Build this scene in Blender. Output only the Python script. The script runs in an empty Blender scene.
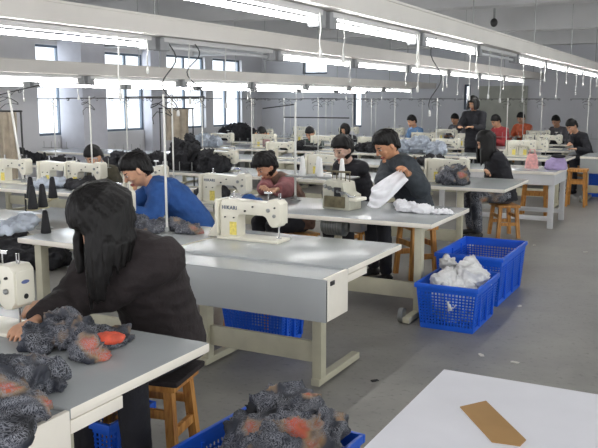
import bpy, bmesh, math, random
from mathutils import Vector, Matrix, noise
from math import sin, cos, pi, radians as rad
S = bpy.context.scene
COL = S.collection
V = Vector
# ------------------------------------------------------------------ camera
F_PX = 785.0; EYE = 1.7
PITCH = math.atan(124/785.0); YAW = rad(27.9)
cam = bpy.data.objects.new('camera', bpy.data.cameras.new('camera'))
COL.objects.link(cam); S.camera = cam
cam.location = (0, 0, EYE); cam.rotation_euler = (pi/2-PITCH, 0, YAW)
cam.data.sensor_width = 36; cam.data.lens = 36*F_PX/598; cam.data.clip_start = .05
_fw = V((-sin(YAW)*cos(PITCH), cos(YAW)*cos(PITCH), -sin(PITCH)))
_rt = V((cos(YAW), sin(YAW), 0)); _up = _rt.cross(_fw)
def ray(x, y): return _fw + _rt*((x-299)/F_PX) + _up*((224-y)/F_PX)
def at(x, y, z):
    d = ray(x, y); t = (z-EYE)/d.z; return V((d.x*t, d.y*t, z))
def atY(x, y, Y):
    d = ray(x, y); t = Y/d.y; return V((d.x*t, Y, EYE+d.z*t))
def atX(x, y, X):
    d = ray(x, y); t = X/d.x; return V((X, d.y*t, EYE+d.z*t))

# ------------------------------------------------------------------ materials
def lin(c):
    def f(v):
        v /= 255.0
        return v/12.92 if v <= .04045 else ((v+.055)/1.055)**2.4
    return (f(c[0]), f(c[1]), f(c[2]), 1)
class NT:
    def __init__(s, m): s.t = m.node_tree; s.n = s.t.nodes; s.b = s.n['Principled BSDF']
    def add(s, k, **kw):
        q = s.n.new(k)
        for a, v in kw.items(): setattr(q, a, v)
        return q
    def link(s, a, b): s.t.links.new(a, b)
def ramp(nt, fac, stops, interp='LINEAR'):
    r = nt.add('ShaderNodeValToRGB'); r.color_ramp.interpolation = interp
    el = r.color_ramp.elements
    while len(el) < len(stops): el.new(.5)
    for e, (p, c) in zip(el, stops): e.position = p; e.color = c
    nt.link(fac, r.inputs[0]); return r
MATS = {}
def mat(name, rgb, rough=.5, metal=0, var=.12, scale=6, bump=0, bscale=40, spec=.5, trans=0, coat=0):
    if name in MATS: return MATS[name]
    m = bpy.data.materials.new(name); m.use_nodes = True; nt = NT(m); b = nt.b
    c = lin(rgb); b.inputs['Roughness'].default_value = rough; b.inputs['Metallic'].default_value = metal
    b.inputs['Specular IOR Level'].default_value = spec; b.inputs['Base Color'].default_value = c
    if trans: b.inputs['Transmission Weight'].default_value = trans
    if coat: b.inputs['Coat Weight'].default_value = coat
    tc = nt.add('ShaderNodeTexCoord')
    if var:
        n = nt.add('ShaderNodeTexNoise'); n.inputs['Scale'].default_value = scale; n.inputs['Detail'].default_value = 4
        nt.link(tc.outputs['Object'], n.inputs['Vector'])
        lo = tuple(v*(1-var) for v in c[:3])+(1,); hi = tuple(min(1, v*(1+var)) for v in c[:3])+(1,)
        r = ramp(nt, n.outputs['Fac'], [(.3, lo), (.7, hi)]); nt.link(r.outputs[0], b.inputs['Base Color'])
    if bump:
        n2 = nt.add('ShaderNodeTexNoise'); n2.inputs['Scale'].default_value = bscale; n2.inputs['Detail'].default_value = 5
        nt.link(tc.outputs['Object'], n2.inputs['Vector'])
        bp = nt.add('ShaderNodeBump'); bp.inputs['Strength'].default_value = bump; bp.inputs['Distance'].default_value = .01
        nt.link(n2.outputs['Fac'], bp.inputs['Height']); nt.link(bp.outputs[0], b.inputs['Normal'])
    MATS[name] = m; return m
def emit(name, rgb, st):
    m = bpy.data.materials.new(name); m.use_nodes = True; nt = NT(m)
    nt.b.inputs['Base Color'].default_value = lin(rgb)
    nt.b.inputs['Emission Color'].default_value = lin(rgb); nt.b.inputs['Emission Strength'].default_value = st
    MATS[name] = m; return m
TOP = mat('grey_laminate', (168, 172, 173), .22, var=.05, scale=3)
EDGE = mat('cream_edge', (240, 234, 222), .45, var=.04)
LEGM = mat('beige_paint', (186, 182, 160), .45, var=.1, bump=.05)
DKMET = mat('dark_metal', (62, 62, 62), .5, .5, var=.2)
GRMET = mat('grey_metal', (150, 152, 150), .35, .6, var=.15)
MOTOR = mat('motor_grey', (132, 136, 134), .4, .4, var=.2, scale=14)
MACH = mat('machine_cream', (228, 224, 208), .3, var=.04, coat=.2)
MACHG = mat('machine_grey', (196, 194, 178), .4, var=.1, scale=20)
CHROME = mat('chrome', (200, 200, 200), .15, 1, var=0)
BLACKP = mat('black_plastic', (24, 24, 26), .4, var=.1)
OLIVE = mat('olive_metal', (110, 102, 78), .45, .3, var=.3, scale=30)
YELLOW = mat('yellow_sticker', (232, 214, 110), .6, var=.25, scale=60)
WOOD = None
def wood(name, a, b_, sc=3):
    m = bpy.data.materials.new(name); m.use_nodes = True; nt = NT(m)
    tc = nt.add('ShaderNodeTexCoord'); mp = nt.add('ShaderNodeMapping'); mp.inputs['Scale'].default_value = (18, 18, 2.5)
    nt.link(tc.outputs['Object'], mp.inputs['Vector'])
    n = nt.add('ShaderNodeTexNoise'); n.inputs['Scale'].default_value = sc; n.inputs['Detail'].default_value = 6
    nt.link(mp.outputs[0], n.inputs['Vector'])
    r = ramp(nt, n.outputs['Fac'], [(.3, lin(a)), (.7, lin(b_))]); nt.link(r.outputs[0], nt.b.inputs['Base Color'])
    nt.b.inputs['Roughness'].default_value = .5
    return m
WOOD = wood('orange_wood', (158, 100, 44), (214, 156, 78))
BLUEP = mat('blue_crate_plastic', (30, 96, 216), .38, var=.08)
TUBE = emit('lit_tube', (254, 253, 252), 30.0)
HOUS = mat('lamp_housing', (196, 196, 196), .5, var=.03)
TUBEOFF = mat('unlit_tube', (206, 208, 210), .3, var=0)
WHITE = mat('white_paint', (232, 230, 226), .5, var=.03)
RAILM = mat('rail_paint', (226, 222, 216), .55, var=.05, scale=2)
CAPM = mat('lamp_cap_grey', (140, 142, 144), .5, var=.1)
CORDW = mat('white_cord', (212, 212, 208), .6, var=0)
CORDD = mat('dark_cord', (58, 58, 60), .6, var=0)
POLEM = mat('pole_white', (214, 214, 208), .35, .2, var=.05)
CONEW = mat('white_thread', (238, 238, 236), .8, var=.04, bump=.3, bscale=200)
CONEK = mat('black_thread', (22, 22, 26), .75, var=.1, bump=.3, bscale=200)
WCLOTH = mat('white_cloth', (236, 236, 240), .85, var=.04, bump=.25, bscale=30)
BAGW = mat('white_plastic_bag', (222, 222, 222), .3, var=.08, scale=10, bump=.5, bscale=18)
DKCLOTH = mat('dark_cloth', (34, 34, 38), .85, var=.6, scale=9, bump=.4, bscale=30)
GRCLOTH = mat('pale_blue_cloth', (176, 184, 196), .85, var=.3, scale=9, bump=.4, bscale=30)
TANCLOTH = mat('tan_cloth', (176, 164, 146), .85, var=.2, scale=6, bump=.3)
PAPER = mat('white_paper', (240, 240, 246), .7, var=.05, scale=2.5)
CARD = mat('brown_cardboard', (170, 132, 82), .75, var=.07, scale=8)
def pattern_cloth(name, sc=1.0):
    m = bpy.data.materials.new(name); m.use_nodes = True; nt = NT(m); b = nt.b
    tc = nt.add('ShaderNodeTexCoord')
    n0 = nt.add('ShaderNodeTexNoise'); n0.inputs['Scale'].default_value = 9*sc
    nt.link(tc.outputs['Object'], n0.inputs['Vector'])
    mx = nt.add('ShaderNodeMixRGB'); mx.inputs[0].default_value = .3
    nt.link(tc.outputs['Object'], mx.inputs[1]); nt.link(n0.outputs['Color'], mx.inputs[2])
    vo = nt.add('ShaderNodeTexVoronoi'); vo.feature = 'DISTANCE_TO_EDGE'; vo.inputs['Scale'].default_value = 85*sc
    nt.link(mx.outputs[0], vo.inputs['Vector'])
    r1 = ramp(nt, vo.outputs['Distance'], [(.0, (1, 1, 1, 1)), (.16, (0, 0, 0, 1))])
    n1 = nt.add('ShaderNodeTexNoise'); n1.inputs['Scale'].default_value = 11*sc; n1.inputs['Detail'].default_value = 2
    nt.link(tc.outputs['Object'], n1.inputs['Vector'])
    r2 = ramp(nt, n1.outputs['Fac'], [(.38, (.02, .02, .02, 1)), (.54, (.85, .85, .85, 1))])
    mu = nt.add('ShaderNodeMixRGB', blend_type='MULTIPLY'); mu.inputs[0].default_value = 1
    nt.link(r1.outputs[0], mu.inputs[1]); nt.link(r2.outputs[0], mu.inputs[2])
    n2 = nt.add('ShaderNodeTexNoise'); n2.inputs['Scale'].default_value = 7*sc; n2.inputs['Detail'].default_value = 1
    mp = nt.add('ShaderNodeMapping'); mp.inputs['Location'].default_value = (3.3, 1.7, 8.1)
    nt.link(tc.outputs['Object'], mp.inputs['Vector']); nt.link(mp.outputs[0], n2.inputs['Vector'])
    base = ramp(nt, n2.outputs['Fac'], [(.30, lin((22, 23, 28))), (.48, lin((40, 44, 56))), (.58, lin((62, 64, 72))), (.65, lin((150, 122, 90))), (.72, lin((190, 92, 64))), (.8, lin((204, 90, 66)))])
    m2 = nt.add('ShaderNodeMixRGB'); nt.link(mu.outputs[0], m2.inputs[0]); nt.link(base.outputs[0], m2.inputs[1]); m2.inputs[2].default_value = lin((150, 152, 160))
    nt.link(m2.outputs[0], b.inputs['Base Color']); b.inputs['Roughness'].default_value = .6
    return m
PATT = pattern_cloth('printed_cloth')
REDPATCH = mat('orange_red_print', (222, 92, 66), .6, var=.3, scale=30)

# ------------------------------------------------------------------ mesh builder
class MB:
    def __init__(s): s.v = []; s.f = []; s.m = []
    def raw(s, vs, fs, mi=0):
        o = len(s.v); s.v += [V(p) for p in vs]; s.f += [tuple(i+o for i in f) for f in fs]; s.m += [mi]*len(fs)
        return s
    def box(s, c, d, bev=0, mi=0, rz=0, ry=0, rx=0, seg=2):
        bm = bmesh.new(); bmesh.ops.create_cube(bm, size=1); bmesh.ops.scale(bm, vec=d, verts=bm.verts)
        if bev: bmesh.ops.bevel(bm, geom=list(bm.edges), offset=bev, segments=seg, profile=.6, affect='EDGES')
        M = Matrix.Translation(c) @ Matrix.Rotation(rz, 4, 'Z') @ Matrix.Rotation(ry, 4, 'Y') @ Matrix.Rotation(rx, 4, 'X')
        bm.transform(M); bm.verts.index_update()
        s.raw([v.co.copy() for v in bm.verts], [[v.index for v in f.verts] for f in bm.faces], mi); bm.free(); return s
    def rb(s, x0, x1, y0, y1, z0, z1, bev=0, mi=0): return s.box(((x0+x1)/2, (y0+y1)/2, (z0+z1)/2), (abs(x1-x0), abs(y1-y0), abs(z1-z0)), bev, mi)
    def tube(s, pts, rad_, n=10, ref=None, mi=0, cap=True):
        """rad_: float | list of float | list of (a,b); a along side, b along the other axis"""
        pts = [V(p) for p in pts]; k = len(pts)
        if not isinstance(rad_, (list, tuple)): rad_ = [rad_]*k
        R = [(r, r) if not isinstance(r, (list, tuple)) else r for r in rad_]
        o = len(s.v); side = None
        for i, p in enumerate(pts):
            t = (pts[min(i+1, k-1)]-pts[max(i-1, 0)]).normalized()
            if ref is not None: sd = V(ref) - t*t.dot(V(ref))
            elif side is None: sd = t.orthogonal()
            else: sd = side - t*t.dot(side)
            sd.normalize(); side = sd; q = t.cross(sd)
            for j in range(n):
                a = 2*pi*j/n; s.v.append(p+sd*(cos(a)*R[i][0])+q*(sin(a)*R[i][1]))
        for i in range(k-1):
            for j in range(n):
                a = o+i*n+j; b = o+i*n+(j+1) % n; s.f.append((a, b, b+n, a+n)); s.m.append(mi)
        if cap:
            s.f.append(tuple(o+j for j in reversed(range(n)))); s.m.append(mi)
            s.f.append(tuple(o+(k-1)*n+j for j in range(n))); s.m.append(mi)
        return s
    def ball(s, c, r, nu=14, nv=10, mi=0, M=None):
        if not isinstance(r, (list, tuple)): r = (r, r, r)
        o = len(s.v); c = V(c); R = M if M is not None else Matrix.Identity(3)
        s.v.append(c+R@V((0, 0, r[2])))
        for i in range(1, nv):
            th = pi*i/nv
            for j in range(nu):
                ph = 2*pi*j/nu; s.v.append(c+R@V((r[0]*sin(th)*cos(ph), r[1]*sin(th)*sin(ph), r[2]*cos(th))))
        s.v.append(c+R@V((0, 0, -r[2])))
        for j in range(nu): s.f.append((o, o+1+j, o+1+(j+1) % nu)); s.m.append(mi)
        for i in range(nv-2):
            for j in range(nu):
                a = o+1+i*nu+j; b = o+1+i*nu+(j+1) % nu; s.f.append((a, a+nu, b+nu, b)); s.m.append(mi)
        e = o+1+(nv-2)*nu; l = len(s.v)-1
        for j in range(nu): s.f.append((l, e+(j+1) % nu, e+j)); s.m.append(mi)
        return s
    def lathe(s, prof, c=(0, 0, 0), n=16, axis='Z', mi=0):
        o = len(s.v); c = V(c)
        for (r, h) in prof:
            for j in range(n):
                a = 2*pi*j/n; p = (r*cos(a), r*sin(a), h)
                if axis == 'X': p = (h, r*cos(a), r*sin(a))
                if axis == 'Y': p = (r*sin(a), h, r*cos(a))
                s.v.append(c+V(p))
        k = len(prof)
        for i in range(k-1):
            for j in range(n):
                a = o+i*n+j; b = o+i*n+(j+1) % n; s.f.append((a, b, b+n, a+n)); s.m.append(mi)
        s.f.append(tuple(o+j for j in reversed(range(n)))); s.m.append(mi)
        s.f.append(tuple(o+(k-1)*n+j for j in range(n))); s.m.append(mi)
        return s
    def prism(s, poly, y0, y1, bev=0, mi=0):
        """polygon in XZ extruded along Y"""
        bm = bmesh.new(); vs = [bm.verts.new((p[0], y0, p[1])) for p in poly]
        f = bm.faces.new(vs); r = bmesh.ops.extrude_face_region(bm, geom=[f])
        bmesh.ops.translate(bm, vec=(0, y1-y0, 0), verts=[e for e in r['geom'] if isinstance(e, bmesh.types.BMVert)])
        bmesh.ops.recalc_face_normals(bm, faces=bm.faces)
        if bev: bmesh.ops.bevel(bm, geom=list(bm.edges), offset=bev, segments=2, profile=.6, affect='EDGES')
        bm.verts.index_update()
        s.raw([v.co.copy() for v in bm.verts], [[v.index for v in g.verts] for g in bm.faces], mi); bm.free(); return s
    def xf(s, M):
        s.v = [M@p for p in s.v]; return s
    def add(s, o):
        k = len(s.v); s.v += o.v; s.f += [tuple(i+k for i in f) for f in o.f]; s.m += o.m; return s
def mesh_of(name, mb, mats, smooth=False, org=None):
    me = bpy.data.meshes.new(name)
    vs = mb.v if org is None else [p-org for p in mb.v]
    me.from_pydata([tuple(p) for p in vs], [], mb.f)
    if not isinstance(mats, (list, tuple)): mats = [mats]
    for m in mats: me.materials.append(m)
    if any(mb.m): me.polygons.foreach_set('material_index', mb.m)
    bm = bmesh.new(); bm.from_mesh(me); bmesh.ops.recalc_face_normals(bm, faces=bm.faces); bm.to_mesh(me); bm.free()
    if smooth: me.polygons.foreach_set('use_smooth', [True]*len(me.polygons))
    me.update(); return me
def autosmooth(me, ang=40):
    bm = bmesh.new(); bm.from_mesh(me)
    for f in bm.faces: f.smooth = True
    for e in bm.edges:
        if len(e.link_faces) == 2 and e.calc_face_angle(0) > rad(ang): e.smooth = False
    bm.to_mesh(me); bm.free()
def tag(o, label, cat, group=None):
    o['label'] = label; o['category'] = cat
    if group: o['group'] = group
    return o
def thing(name, label, cat, loc=(0, 0, 0), rz=0, group=None):
    o = bpy.data.objects.new(name, None); COL.objects.link(o); o.empty_display_size = .05
    o.location = loc; o.rotation_euler = (0, 0, rz); return tag(o, label, cat, group)
def obj(name, mb, mats, parent=None, smooth='auto', loc=None, org=None, label=None):
    me = mb if isinstance(mb, bpy.types.Mesh) else mesh_of(name, mb, mats, smooth is True, org)
    if smooth == 'auto': autosmooth(me)
    o = bpy.data.objects.new(name, me); COL.objects.link(o)
    if parent: o.parent = parent
    if loc is not None: o.location = loc
    if label: o['label'] = label
    return o
def dup(root, loc, rz=0, label=None, group=None, scale=None):
    def cp(o, par):
        c = o.copy(); COL.objects.link(c)
        if par: c.parent = par
        for ch in [k for k in bpy.data.objects if k.parent == o]: cp(ch, c)
        return c
    r = cp(root, None); r.location = loc; r.rotation_euler = (0, 0, rz)
    if label: r['label'] = label
    if group: r['group'] = group
    if scale: r.scale = scale
    return r
def solo(name, mb, mats, label, cat, loc, group=None, smooth='auto', rz=0):
    """single-mesh thing; mb in local coordinates"""
    o = obj(name, mb, mats, None, smooth); o.location = loc; o.rotation_euler = (0, 0, rz); return tag(o, label, cat, group)
def struct(name, mb, mats, smooth=False):
    o = obj(name, mb, mats, None, smooth); o['kind'] = 'structure'; return o
def evaluated(mb, voxel, smooth=3, mats=None, name='m'):
    me = mesh_of(name, mb, [WHITE]); t = bpy.data.objects.new('tmp', me); COL.objects.link(t)
    r = t.modifiers.new('r', 'REMESH'); r.mode = 'VOXEL'; r.voxel_size = voxel
    if smooth:
        q = t.modifiers.new('s', 'SMOOTH'); q.factor = .5; q.iterations = smooth
    dg = bpy.context.evaluated_depsgraph_get(); dg.update()
    out = bpy.data.meshes.new_from_object(t.evaluated_get(dg)); out.name = name
    bpy.data.objects.remove(t); bpy.data.meshes.remove(me)
    out.materials.clear()
    for m in (mats if isinstance(mats, (list, tuple)) else [mats]): out.materials.append(m)
    out.polygons.foreach_set('use_smooth', [True]*len(out.polygons))
    return out
def wrinkle(me, amp, scale, seed=0, zmin=None, ridge=True, aniso=(1, 1, 1), sharp=0):
    me.update(); off = V((seed*7.3, seed*3.1, seed*1.7)); new = []
    for v in me.vertices:
        p = V((v.co.x*aniso[0], v.co.y*aniso[1], v.co.z*aniso[2]))*scale+off
        if sharp:
            w = V((noise.noise(p*.6), noise.noise(p*.6+V((5, 1, 2))), noise.noise(p*.6+V((1, 7, 3)))))*.9
            q_ = p+w; d = 0; k = 1; s = 1
            for o in range(3):
                n = abs(noise.noise(V((q_.x*k, q_.y*k*.55, q_.z*k))+V((o*9, 0, 0)))); d += s*(1-min(1, n*3.2))**1.5; s *= .55; k *= 2.05
            d = d*1.25-.45
        else:
            n = noise.noise(p)
            d = (1-2*abs(n))*.7+noise.noise(p*2.3)*.4 if ridge else n
        q = v.co+v.normal*(d*amp)
        if zmin is not None and q.z < zmin: q.z = zmin
        new.append(q)
    for v, q in zip(me.vertices, new): v.co = q
    me.update(); return me
# ------------------------------------------------------------------ setting
XL, XR, YB, YF, ZC = -12.0, 4.0, 20.3, -1.5, 3.2
def floor_mat():
    m = bpy.data.materials.new('concrete_floor'); m.use_nodes = True; nt = NT(m); b = nt.b
    tc = nt.add('ShaderNodeTexCoord')
    n = nt.add('ShaderNodeTexNoise'); n.inputs['Scale'].default_value = .9; n.inputs['Detail'].default_value = 8; n.inputs['Roughness'].default_value = .65
    nt.link(tc.outputs['Object'], n.inputs['Vector'])
    r = ramp(nt, n.outputs['Fac'], [(.3, lin((108, 106, 102))), (.52, lin((138, 136, 131))), (.75, lin((160, 157, 151)))])
    n2 = nt.add('ShaderNodeTexNoise'); n2.inputs['Scale'].default_value = 26; n2.inputs['Detail'].default_value = 4
    nt.link(tc.outputs['Object'], n2.inputs['Vector'])
    r2 = ramp(nt, n2.outputs['Fac'], [(.28, (.55, .55, .55, 1)), (.42, (1, 1, 1, 1))])
    mx = nt.add('ShaderNodeMixRGB', blend_type='MULTIPLY'); mx.inputs[0].default_value = .6
    nt.link(r.outputs[0], mx.inputs[1]); nt.link(r2.outputs[0], mx.inputs[2]); nt.link(mx.outputs[0], b.inputs['Base Color'])
    rr = ramp(nt, n.outputs['Fac'], [(.3, (.34, .34, .34, 1)), (.7, (.55, .55, .55, 1))]); nt.link(rr.outputs[0], b.inputs['Roughness'])
    return m
WALLM = mat('wall_plaster', (212, 211, 213), .8, var=.05, scale=1.2)
WALLB = mat('wall_plaster_back', (212, 212, 216), .8, var=.06, scale=1.0)
CEILM = mat('ceiling_concrete', (190, 190, 190), .85, var=.1, scale=1.5)
COLM = mat('pillar_plaster', (206, 206, 214), .75, var=.04)
FRAMEM = mat('window_frame_grey', (92, 104, 116), .5, var=.05)
def glass():
    m = bpy.data.materials.new('window_glass'); m.use_nodes = True; t = m.node_tree; t.nodes.clear()
    o = t.nodes.new('ShaderNodeOutputMaterial'); mx = t.nodes.new('ShaderNodeMixShader'); tr = t.nodes.new('ShaderNodeBsdfTransparent'); gl = t.nodes.new('ShaderNodeBsdfGlossy')
    gl.inputs['Roughness'].default_value = .05; mx.inputs[0].default_value = .06; tr.inputs[0].default_value = (.95, .98, 1, 1)
    t.links.new(tr.outputs[0], mx.inputs[1]); t.links.new(gl.outputs[0], mx.inputs[2]); t.links.new(mx.outputs[0], o.inputs[0]); return m
GLASS = glass()
struct('floor', MB().rb(XL-.3, XR+.3, YF, YB+.3, -.2, 0), floor_mat())
struct('ceiling', MB().rb(XL-.3, XR+.3, YF, YB+.3, ZC, ZC+.25), CEILM)
def wall(name, fixed, t, a0, a1, holes, m, axis):
    """wall with rectangular openings (a0,a1,z0,z1): axis 'X' = constant X"""
    w = MB()
    def bx(p, q, z0, z1):
        if q-p < 1e-4 or z1-z0 < 1e-4: return
        if axis == 'X': w.rb(min(fixed, fixed+t), max(fixed, fixed+t), p, q, z0, z1)
        else: w.rb(p, q, min(fixed, fixed+t), max(fixed, fixed+t), z0, z1)
    cuts = sorted({a0, a1} | {h[0] for h in holes} | {h[1] for h in holes})
    for p, q in zip(cuts, cuts[1:]):
        hs = sorted((h[2], h[3]) for h in holes if h[0] < (p+q)/2 < h[1]); z = 0
        for h in hs: bx(p, q, z, h[0]); z = h[1]
        bx(p, q, z, ZC)
    return struct(name, w, m)
win_n = [0]
def window(a0, a1, z0, z1, fixed, t, axis, mull=(), trans=()):
    win_n[0] += 1; d = fixed+t*.45
    e = bpy.data.objects.new('window_%d' % win_n[0], None); COL.objects.link(e); e['kind'] = 'structure'
    fr = MB(); g = MB(); w = .05
    def bx(b, p, q, za, zb, th):
        if axis == 'X': b.rb(d-th, d+th, p, q, za, zb)
        else: b.rb(p, q, d-th, d+th, za, zb)
    bx(fr, a0, a1, z0, z0+w, .03); bx(fr, a0, a1, z1-w, z1, .03)
    bx(fr, a0, a0+w, z0+w, z1-w, .03); bx(fr, a1-w, a1, z0+w, z1-w, .03)
    for k in mull: bx(fr, k-w/2, k+w/2, z0+w, z1-w, .028)
    for k in trans: bx(fr, a0+w, a1-w, k-w/2, k+w/2, .026)
    bx(g, a0+w/2, a1-w/2, z0+w/2, z1-w/2, .004)
    obj('window_frame', fr, FRAMEM, e, False); obj('pane', g, GLASS, e, False)
LW = [(11.55, 12.25, .98, 2.8), (13.5, 14.9, 1.0, 2.75), (15.75, 17.4, .98, 2.8), (17.75, 19.2, .98, 2.8), (7.6, 9.2, .98, 2.8), (4.2, 5.8, .98, 2.8), (.8, 2.4, .98, 2.8)]
wall('wall_left', XL, -.25, YF, YB+.25, LW, WALLM, 'X')
for i, h in enumerate(LW): window(*h, XL, -.25, 'X', [(h[0]+h[1])/2+(.12 if i == 1 else 0)] if i else [], [2.1] if i > 1 else [])
_p = lambda x, y: atY(x, y, YB)
BW = [(_p(302, 80).x, _p(327, 80).x, _p(310, 74).z, min(3.0, _p(310, 55).z)), (_p(353, 80).x, _p(362, 80).x, .95, 2.05), (_p(464, 80).x, _p(471, 80).x, 1.45, 2.1)]
wall('wall_back', YB, .25, XL-.25, XR+.25, BW, WALLB, 'Y')
for h in BW: window(*h, YB, .25, 'Y')
RW = [(-1.0, 1.6, .95, 2.9), (2.4, 5.4, .95, 2.9), (6.2, 9.2, .95, 2.9), (10.0, 13.0, .95, 2.9), (13.8, 16.8, .95, 2.9)]
wall('wall_right', XR, .25, YF, YB+.25, RW, WALLM, 'X')
for h in RW: window(*h, XR, .25, 'X', [h[0]+1, h[0]+2], [2.2])
# concrete beams under the slab and pillars
TR = [0]
def trim(mb, m): TR[0] += 1; return struct('trim_%d' % TR[0], mb, m)
for y in (2.6, 6.2, 9.8, 13.4, 17.0): trim(MB().rb(XL, XR, y-.15, y+.15, ZC-.38, ZC), CEILM)
for x in (-9.5, -5.2, -.6): trim(MB().rb(x-.13, x+.13, YF, YB, ZC-.22, ZC), CEILM)
q = atX(93, 100, -11.4)
trim(MB().rb(-11.98, -11.35, q.y-.35, q.y+.35, 0, ZC-.02), COLM)
q = atX(162, 100, -11.6)
trim(MB().rb(-11.98, -11.75, q.y-.2, q.y+.2, 0, ZC-.02), COLM)

p0, p1 = atY(480, 90, YB), atY(528, 90, YB); trim(MB().rb(p0.x, p1.x, YB-.06, YB-.005, .0, 2.05), mat('olive_wall_tone', (176, 177, 166), .6, var=.06))  # thin olive-grey slab over one stretch of the back wall
# ------------------------------------------------------------------ overhead rails and fluorescent lamps
RAILS = [('right-hand', -1.97, 1.2, 17.5, 2.12), ('middle', -3.6, 1.4, 18.2, 2.08), ('left', -6.2, 2.2, 18.6, 1.90), ('far left', -7.5, 3.4, 18.8, 1.88)]
for nm, X, y0, y1, ZT in RAILS:
    lab = {'right-hand': 'long white overhead light rail above the table ends by the aisle', 'middle': 'long white overhead light rail, second from the aisle',
           'left': 'white overhead light rail across the left half of the hall, upper of the two there', 'far left': 'lowest white overhead light rail, nearest the window wall'}[nm]
    t = thing('light_rail', lab, 'light rail', (X, (y0+y1)/2, ZT+.07), 0, 'overhead light rails')
    L = y1-y0
    b = MB().rb(-.11, .11, -L/2, L/2, .0, .012).rb(-.11, -.095, -L/2, L/2, .012, .13).rb(.095, .11, -L/2, L/2, .012, .13).rb(-.125, -.11, -L/2, L/2, .115, .13).rb(.11, .125, -L/2, L/2, .115, .13)
    obj('channel', b, RAILM, t, False)
    y = -L/2+.6
    while y < L/2:
        obj('hanger_rod', MB().tube([(0, y, .01), (0, y, ZC-ZT-.07)], .006, 6), GRMET, t); y += 2.6
ORD = ['first', 'second', 'third', 'fourth', 'fifth', 'sixth', 'seventh', 'eighth', 'ninth', 'tenth', 'eleventh', 'twelfth', 'thirteenth', 'fourteenth']
lampproto = {}
def make_lamp(lit):
    t = thing('fluorescent_lamp', 'x', 'lamp', (0, 0, 0))
    obj('housing', MB().rb(-.035, .035, -.6, .6, .03, .068, .008), HOUS, t)
    obj('tube', MB().lathe([(.008, -.56), (.0135, -.555), (.0135, .555), (.008, .56)], n=12, axis='Y'), TUBE if lit else TUBEOFF, t, True)
    for s in (-1, 1): obj('end_cap', MB().rb(-.034, .034, s*.59-.04, s*.59+.04, -.03, .062, .006), CAPM, t)
    return t
lp, lo = make_lamp(True), make_lamp(False); used = {True: False, False: False}
CORDS = {'right-hand': [(312, 50), (336, 55), (417, 86), (430, 110), (465, 95), (485, 94), (497, 98), (520, 98), (538, 92), (555, 95), (575, 92), (590, 95)], 'middle': [(112, 92), (156, 110), (188, 96), (441, 88), (456, 92)]}
for (nm, X, _a, end, ZT), y0, P in zip(RAILS, (2.45, 2.87, 3.15, 3.6), (1.55, 1.72, 1.75, 1.75)):
    n = 0; y = y0
    while y+P < end:
        c = y+P/2
        lit = not ((nm == 'right-hand' and 6.9 < y < 7.5) or (nm == 'middle' and 4.3 < y < 5.0))
        where = {'right-hand': 'rail beside the aisle', 'middle': 'second rail from the aisle', 'left': 'upper left rail', 'far left': 'lowest left rail'}[nm]
        lab = '%s tube lamp, %s from the near end of the %s' % ('lit' if lit else 'unlit', ORD[n], where)
        src = lp if lit else lo
        if used[lit]: o = dup(src, (X, c, ZT), 0, lab, 'ceiling tube lamps')
        else: o = src; o.location = (X, c, ZT); o['label'] = lab; o['group'] = 'ceiling tube lamps'; used[lit] = True
        o.scale = (1, P/1.3, 1)
        for px, py in CORDS.get(nm, []):
            w = atX(px, 40, X)
            if y <= w.y < y+P:
                bt = atX(px, py, X); dz = bt.z-ZT; yy = max(-.57, min(.57, (w.y-c)*1.3/P))
                k = MB(); pts = []
                wav = .035 if px in (156, 430, 188) else .0025
                for i in range(14):
                    u = i/13; pts.append((.05+wav*sin(u*9+px), yy+wav*cos(u*7+px), .04+(dz-.04)*u))
                k.tube(pts, (.0038 if px > 300 else .0045), 6)
                co = obj('pull_cord', k, CORDD if px in (156, 430, 188) else CORDW, o)
                obj('cord_knob', MB().lathe([(.005, 0), (.010, -.012), (.011, -.04), (.006, -.048)], c=pts[-1], n=8), CORDW, co)
        y += P; n += 1

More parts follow.
